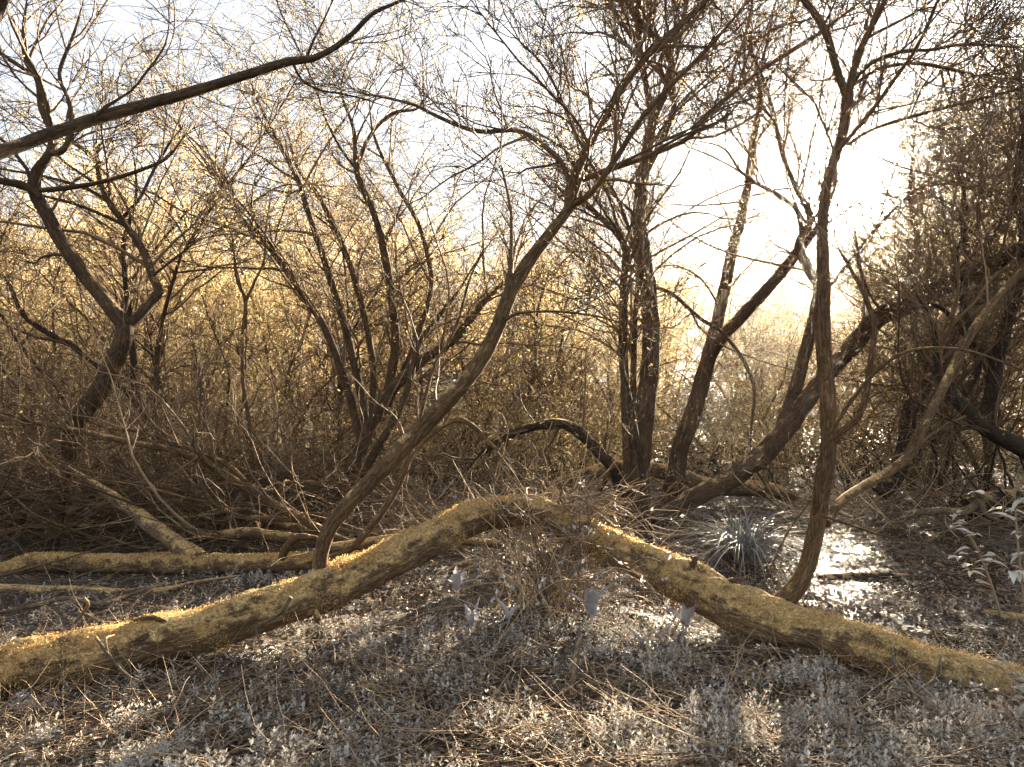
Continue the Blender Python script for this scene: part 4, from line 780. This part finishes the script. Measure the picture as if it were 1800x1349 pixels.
broad_plant(1068, 1068, .5, 3, 'small pair of grey broad leaves behind the tall stalked plant')
broad_plant(1205, 1122, 1.2, 6, 'big spreading grey broad-leaved plant against the right half of the log')
broad_plant(1128, 1158, .9, 2, 'pale rounded grey broad leaf rising from the seedlings in front of the log')
broad_plant(1172, 1080, .5, 2, 'tiny grey broad-leaved shoot in the shadow of the right half of the log')
broad_plant(545, 1010, .8, 3, 'grey broad-leaved shoot at the foot of the big leaning stem')

# ------------------------------------------------------------------ pale leafy shoots at the right edge
def leafy_shoot(pts, lab, nl, size, rs):
    rng = np.random.default_rng(rs); p = trace(pts, .03); t = thing('leafy_shoot', lab, 'plant', p[0, :3], 'pale leafy shoots at the right edge')
    g = Geo(); stem_tube(g, p, 6, .03); build('stem', g, M['dead'], t)
    gt = Geo(); n = 16; q, tq, _, _, _ = sample(p[None, :, :3], p[None, :, 3], n, .3, 1, rng); p2 = walk(q, side_dirs(tq, 40, 80, .1, rng), rng.uniform(.08, .28, n), 6, .1, .02, rng); tubes(gt, p2, np.full(n, .003), np.full(n, .0012), 4); build('twigs', gt, M['dead'], t, kind='stuff')
    mesh = [broad_leaf('leaf', size, size * .24, c) for c in (.3, .7)]
    for m_ in mesh: m_.materials.clear(); m_.materials.append(M['pale'])
    lp2, lt, _, _, _ = sample(p2, np.ones(p2.shape[:2]), nl, .3, 1, rng)
    for a in lp2:
        o = bpy.data.objects.new('leaf', mesh[int(rng.integers(0, 2))]); C.objects.link(o); o.parent = t; o.location = tuple(a - p[0, :3]); o.rotation_euler = (rng.normal() * .3, rng.uniform(.7, 1.7), rng.uniform(0, 6.28)); s = rng.uniform(.6, 1.2); o.scale = (s, s, s)
leafy_shoot([(1760, 1085, 4.9, 5), (1740, 1020, 4.9, 4), (1715, 960, 4.9, 4), (1690, 925, 4.9, 3)], 'pale leafy shoot leaning over the pool at right', 34, .085, 1)
leafy_shoot([(1815, 1130, 4.6, 6), (1800, 1050, 4.6, 5), (1790, 960, 4.6, 4), (1785, 880, 4.6, 3), (1790, 830, 4.6, 3)], 'tallest pale leafy shoot on the right edge, above the mossy log end', 46, .095, 2)
leafy_shoot([(1770, 1330, 3.2, 5), (1772, 1290, 3.2, 4), (1770, 1240, 3.2, 3)], 'pale leafy shoot in the bottom right corner before the log', 30, .06, 3)
leafy_shoot([(1800, 1300, 3.35, 5), (1795, 1240, 3.35, 4), (1790, 1185, 3.35, 3)], 'pale leafy shoot rising over the right end of the log', 24, .06, 4)

# ------------------------------------------------------------------ single sticks lying about
def stick(rows, lab, mat='bark_pale'):
    p0 = trace(rows[0], .012, .012); t = thing('fallen_stick', lab, 'stick', (p0[0, 0], p0[0, 1], max(0, p0[0, 2] - p0[0, 3])), 'sticks lying on the mud')
    for k, r_ in enumerate(rows):
        p = p0 if k == 0 else trace(r_, .012, .012); g = Geo(); stem_tube(g, p, 7, .08); build('shaft' if k == 0 else 'fork', g, M[mat], t)
stick([[(1590, 1290, 3.3, 7), (1612, 1245, 3.4, 7), (1605, 1215, 3.5, 7), (1572, 1165, 3.65, 5), (1572, 1120, 3.85, 4)], [(1605, 1220, 3.5, 5), (1640, 1195, 3.6, 4), (1655, 1155, 3.7, 3)], [(1605, 1218, 3.5, 5), (1565, 1210, 3.5, 4), (1560, 1260, 3.35, 3)]], 'pale forked stick leaning on the right part of the log')
stick([[(420, 1128, 4.3, 4), (455, 1102, 4.2, 6), (495, 1075, 4.15, 7), (512, 1050, 4.15, 8)], [(450, 1107, 4.2, 4), (462, 1150, 3.95, 3), (465, 1205, 3.7, 2)]], 'pale crooked stick propped on the log left of the leaning stem')
stick([[(168, 1120, 3.75, 6), (190, 1150, 3.62, 6), (220, 1185, 3.55, 5), (245, 1198, 3.5, 3)], [(190, 1150, 3.62, 4), (186, 1125, 3.7, 4), (200, 1118, 3.8, 3)]], 'thin pale stick hooked over the left end of the log')
stick([[(-20, 1080, 5.2, 7), (60, 1065, 5.2, 8), (120, 1052, 5.25, 8), (180, 1062, 5.3, 9), (240, 1042, 5.5, 8), (290, 1025, 5.7, 5)]], 'long wavy stick on the wet mud behind the left end of the log')
stick([[(925, 1180, 3.9, 6), (1000, 1172, 4.0, 7), (1100, 1165, 4.15, 8), (1170, 1152, 4.3, 7), (1310, 1132, 4.5, 6)]], 'long straight stick on the mud below the right half of the log', 'bark_warm')
stick([[(1005, 1225, 3.6, 9), (1010, 1180, 3.75, 10), (1015, 1140, 3.9, 11), (1021, 1124, 3.95, 12)]], 'short pale stick standing up from the seedlings in the centre')
stick([[(800, 1230, 3.62, 4), (850, 1212, 3.75, 5), (900, 1208, 3.8, 5), (960, 1200, 3.85, 3)], [(806, 1228, 3.62, 4), (770, 1200, 3.8, 3), (745, 1180, 3.95, 2)]], 'thin forked brown stick lying in the middle of the mud')
stick([[(935, 1318, 3.05, 11), (955, 1335, 3.0, 9), (975, 1352, 2.92, 6)]], 'short stubby pale stick at the bottom edge left of centre')
stick([[(1330, 1285, 3.2, 7), (1345, 1310, 3.1, 7), (1362, 1350, 2.95, 6)], [(1330, 1285, 3.2, 5), (1322, 1262, 3.3, 4)]], 'brown stick pointing to the bottom edge right of centre', 'bark_warm')
stick([[(840, 1128, 4.6, 4), (858, 1148, 4.4, 4), (870, 1165, 4.2, 3)]], 'short pale twig slanting in front of the broad-leaved shoot')
stick([[(895, 1090, 5.0, 14), (930, 1098, 4.95, 15), (950, 1104, 4.9, 10)]], 'dark thick stick lying under the bramble', 'bark')
stick([[(1690, 1165, 4.2, 9), (1740, 1175, 4.2, 14), (1800, 1172, 4.25, 18), (1860, 1165, 4.3, 18)]], 'bare brown branch resting behind the right end of the log', 'bark_warm')
stick([[(130, 1098, 4.3, 5), (148, 1075, 4.2, 6), (155, 1062, 4.1, 6), (148, 1052, 4.1, 4)]], 'small hooked pale stick rising behind the left end of the log')

# ------------------------------------------------------------------ ground cover, litter
rng = np.random.default_rng(77)
def inlog(x, y):      # plan distance to the arched trunk where it lies low
    low = lp[lp[:, 2] < .34]; d = np.full(len(x), 9.0)
    for a in low[::6]: d = np.minimum(d, np.hypot(x - a[0], y - a[1]) - a[3])
    return d
def cover_density(px, py):
    e = lambda cx, cy2, rx, ry, a: a * np.exp(-(((px - cx) / rx) ** 2 + ((py - cy2) / ry) ** 2))
    return (e(180, 1335, 330, 60, 1.2) + e(1560, 1280, 330, 80, 1.1) + e(1250, 1320, 300, 40, .6) + e(1010, 1128, 230, 24, 1.1) + e(710, 1132, 90, 36, 1.1) + e(1190, 1190, 160, 36, .8)
            + e(470, 1025, 90, 12, 1.2) + e(960, 1260, 260, 40, .22) + e(560, 1150, 160, 40, .2) + e(1640, 1010, 170, 70, .5) + e(1350, 940, 200, 40, .3) + e(1150, 1040, 120, 30, .4) + .11)
N_ = 100000; py = 890 + 530 * rng.random(N_) ** .7; px = rng.uniform(-100, 1900, N_); Y = 1800 / (py - HY); x = (px - CX) / F * Y
dn = cover_density(px, py) * np.clip(fbm(x * 4, Y * 4, 91, 3) - .28, 0, 1) * 6
k = (rng.random(N_) < dn * .24 * (3.6 / Y) ** -1.2) & (inlog(x, Y) > .02) & (pool(x, Y) < .85)
x, Y = x[k], Y[k]; z = np.maximum(ground_z(x, Y), 0)
g = Geo(); gS = Geo(); ns = len(x)
siz = np.clip(rng.lognormal(-.1, .3, ns), .5, 1.5); hgt = rng.uniform(.015, .075, ns) * siz; ptint = rng.random(ns); top = np.stack([x + rng.normal(size=ns) * .01, Y + rng.normal(size=ns) * .01, z + hgt], -1)
for ring in range(4):
    f = ring / 3.0; c = np.stack([x, Y, z], -1) * (1 - f) + top * f
    for j in range(3):
        az = rng.uniform(0, 6.28, ns); el = .15 + .95 * f + rng.normal(size=ns) * .2
        ax = np.stack([np.cos(az) * np.cos(el), np.sin(az) * np.cos(el), np.sin(el)], -1); Lf = (.025 * siz * (1.1 - .35 * f) * rng.uniform(.6, 1.3, ns))[:, None]
        sd2 = nrm(np.cross(ax, np.array([0, 0, 1.0]) + .01)); w = Lf * .2; nn = np.cross(sd2, ax)
        v = np.stack([c, c + ax * Lf * .55 + sd2 * w, c + ax * Lf - nn * Lf * .15, c + ax * Lf * .55 - sd2 * w], 1)
        g.add(v, q=np.arange(4 * ns).reshape(-1, 4), tint=np.clip(.65 * ptint + .35 * rng.random(ns), 0, 1))
o = build('seedlings', g, M['pale'], kind='stuff', label='carpet of small pale grey leafy seedlings over the foreground mud', cat='ground cover', smooth=False)
# flat small leaves on mud and water
N_ = 60000; py = 870 + 530 * rng.random(N_) ** 1.3; px = rng.uniform(-100, 1900, N_); Y = 1800 / (py - HY); x = (px - CX) / F * Y
dn = np.clip(fbm(x * 2.2, Y * 2.2, 17, 4) - .3, 0, 1) * (1.3 + 2.5 * pool(x, Y)); k = (rng.random(N_) < dn) & (inlog(x, Y) > .0); x, Y = x[k], Y[k]; n_ = len(x)
z = np.maximum(ground_z(x, Y), 0) + .004 + .012 * rng.random(n_); ax = np.stack([rng.normal(size=n_), rng.normal(size=n_), rng.normal(size=n_) * .25], -1)
g = Geo(); ax = nrm(ax); sd2 = nrm(np.cross(ax, np.array([0, 0, 1.0]) + .15 * rng.normal(size=(n_, 3)))); Lf = (.017 * rng.uniform(.6, 1.5, n_))[:, None]; c = np.stack([x, Y, z], -1)
g.add(np.stack([c, c + ax * Lf * .5 + sd2 * Lf * .3, c + ax * Lf, c + ax * Lf * .5 - sd2 * Lf * .3], 1), q=np.arange(4 * n_).reshape(-1, 4), tint=rng.random(n_))
build('floating_leaves', g, M['pale'], kind='stuff', label='tiny pale leaves strewn over the wet mud and the water', cat='ground cover', smooth=False)
# dead leaves
N_ = 40000; py = 860 + 540 * rng.random(N_); px = rng.uniform(-150, 1950, N_); px[26000:] = rng.uniform(1120, 1800, N_ - 26000); py[26000:] = rng.uniform(868, 1090, N_ - 26000); Y = 1800 / (py - HY); x = (px - CX) / F * Y
k = (rng.random(N_) < 1.05 - .2 * pool(x, Y)); x, Y = x[k], Y[k]; n_ = len(x); z = np.maximum(ground_z(x, Y), 0) + .005 + .02 * rng.random(n_)
ax = nrm(np.stack([rng.normal(size=n_), rng.normal(size=n_), rng.normal(size=n_) * .3], -1)); sd2 = nrm(np.cross(ax, np.array([0, 0, 1.0]) + .4 * rng.normal(size=(n_, 3)))); Lf = (.042 * rng.uniform(.5, 1.4, n_))[:, None]; c = np.stack([x, Y, z], -1); nn = np.cross(sd2, ax)
g = Geo(); g.add(np.stack([c, c + ax * Lf * .5 + sd2 * Lf * .26 + nn * Lf * .1, c + ax * Lf, c + ax * Lf * .5 - sd2 * Lf * .26 + nn * Lf * .1], 1), q=np.arange(4 * n_).reshape(-1, 4), tint=rng.random(n_))
build('leaf_litter', g, M['litter'], kind='stuff', label='wet brown dead leaves covering the mud', cat='leaf litter', smooth=False)
# litter twigs
g = Geo()
def scr(n, pyr, Lr, r, tilt):
    py = rng.uniform(pyr[0], pyr[1], n); px = rng.uniform(-150, 1950, n); Y = 1800 / (py - HY); x = (px - CX) / F * Y
    k = rng.random(n) < 1.0 - .4 * pool(x, Y); x, Y = x[k], Y[k]; n = len(x)
    az = rng.uniform(0, 6.28, n); el = rng.uniform(tilt[0], tilt[1], n); d = np.stack([np.cos(az) * np.cos(el), np.sin(az) * np.cos(el), np.sin(el)], -1)
    z = np.maximum(ground_z(x, Y), 0) + .012 + .02 * rng.random(n)
    p = walk(np.stack([x, Y, z], -1), d, rng.uniform(Lr[0], Lr[1], n), 4, .18, -.01, rng); p[..., 2] = np.maximum(p[..., 2], np.maximum(ground_z(p[..., 0], p[..., 1]), 0) + .006)
    tubes(g, p, r * rng.uniform(.5, 1.5, n), np.full(n, r * .4), 3)
scr(5000, (950, 1400), (.08, .5), .0024, (-.05, .2)); scr(1500, (900, 1380), (.2, .7), .003, (-.02, .25)); scr(700, (980, 1360), (.08, .35), .0016, (.5, 1.5)); scr(1300, (860, 960), (.2, .8), .004, (-.02, .3))
build('litter_twigs', g, M['dead'], kind='stuff', label='countless thin dead twigs and straws lying on the mud', cat='twigs')

# ------------------------------------------------------------------ haze
HZ = .0006
bm_v = np.array([(sx, sy, sz) for sz in (-1.6, 15.0) for sx, sy in ((-160, -150), (160, -150), (160, 170), (-160, 170))], float)
g = Geo(); g.add(bm_v, q=[(0, 3, 2, 1), (4, 5, 6, 7), (0, 1, 5, 4), (1, 2, 6, 5), (2, 3, 7, 6), (3, 0, 4, 7)])
m, n, out = mat_new('haze_air'); pv = N(n, 'ShaderNodeVolumePrincipled'); pv.inputs['Density'].default_value = HZ; pv.inputs['Color'].default_value = (.98, .94, .88, 1); pv.inputs['Anisotropy'].default_value = .945
n.links.new(pv.outputs[0], out.inputs['Volume']); build('haze', g, m, kind='stuff', smooth=False)
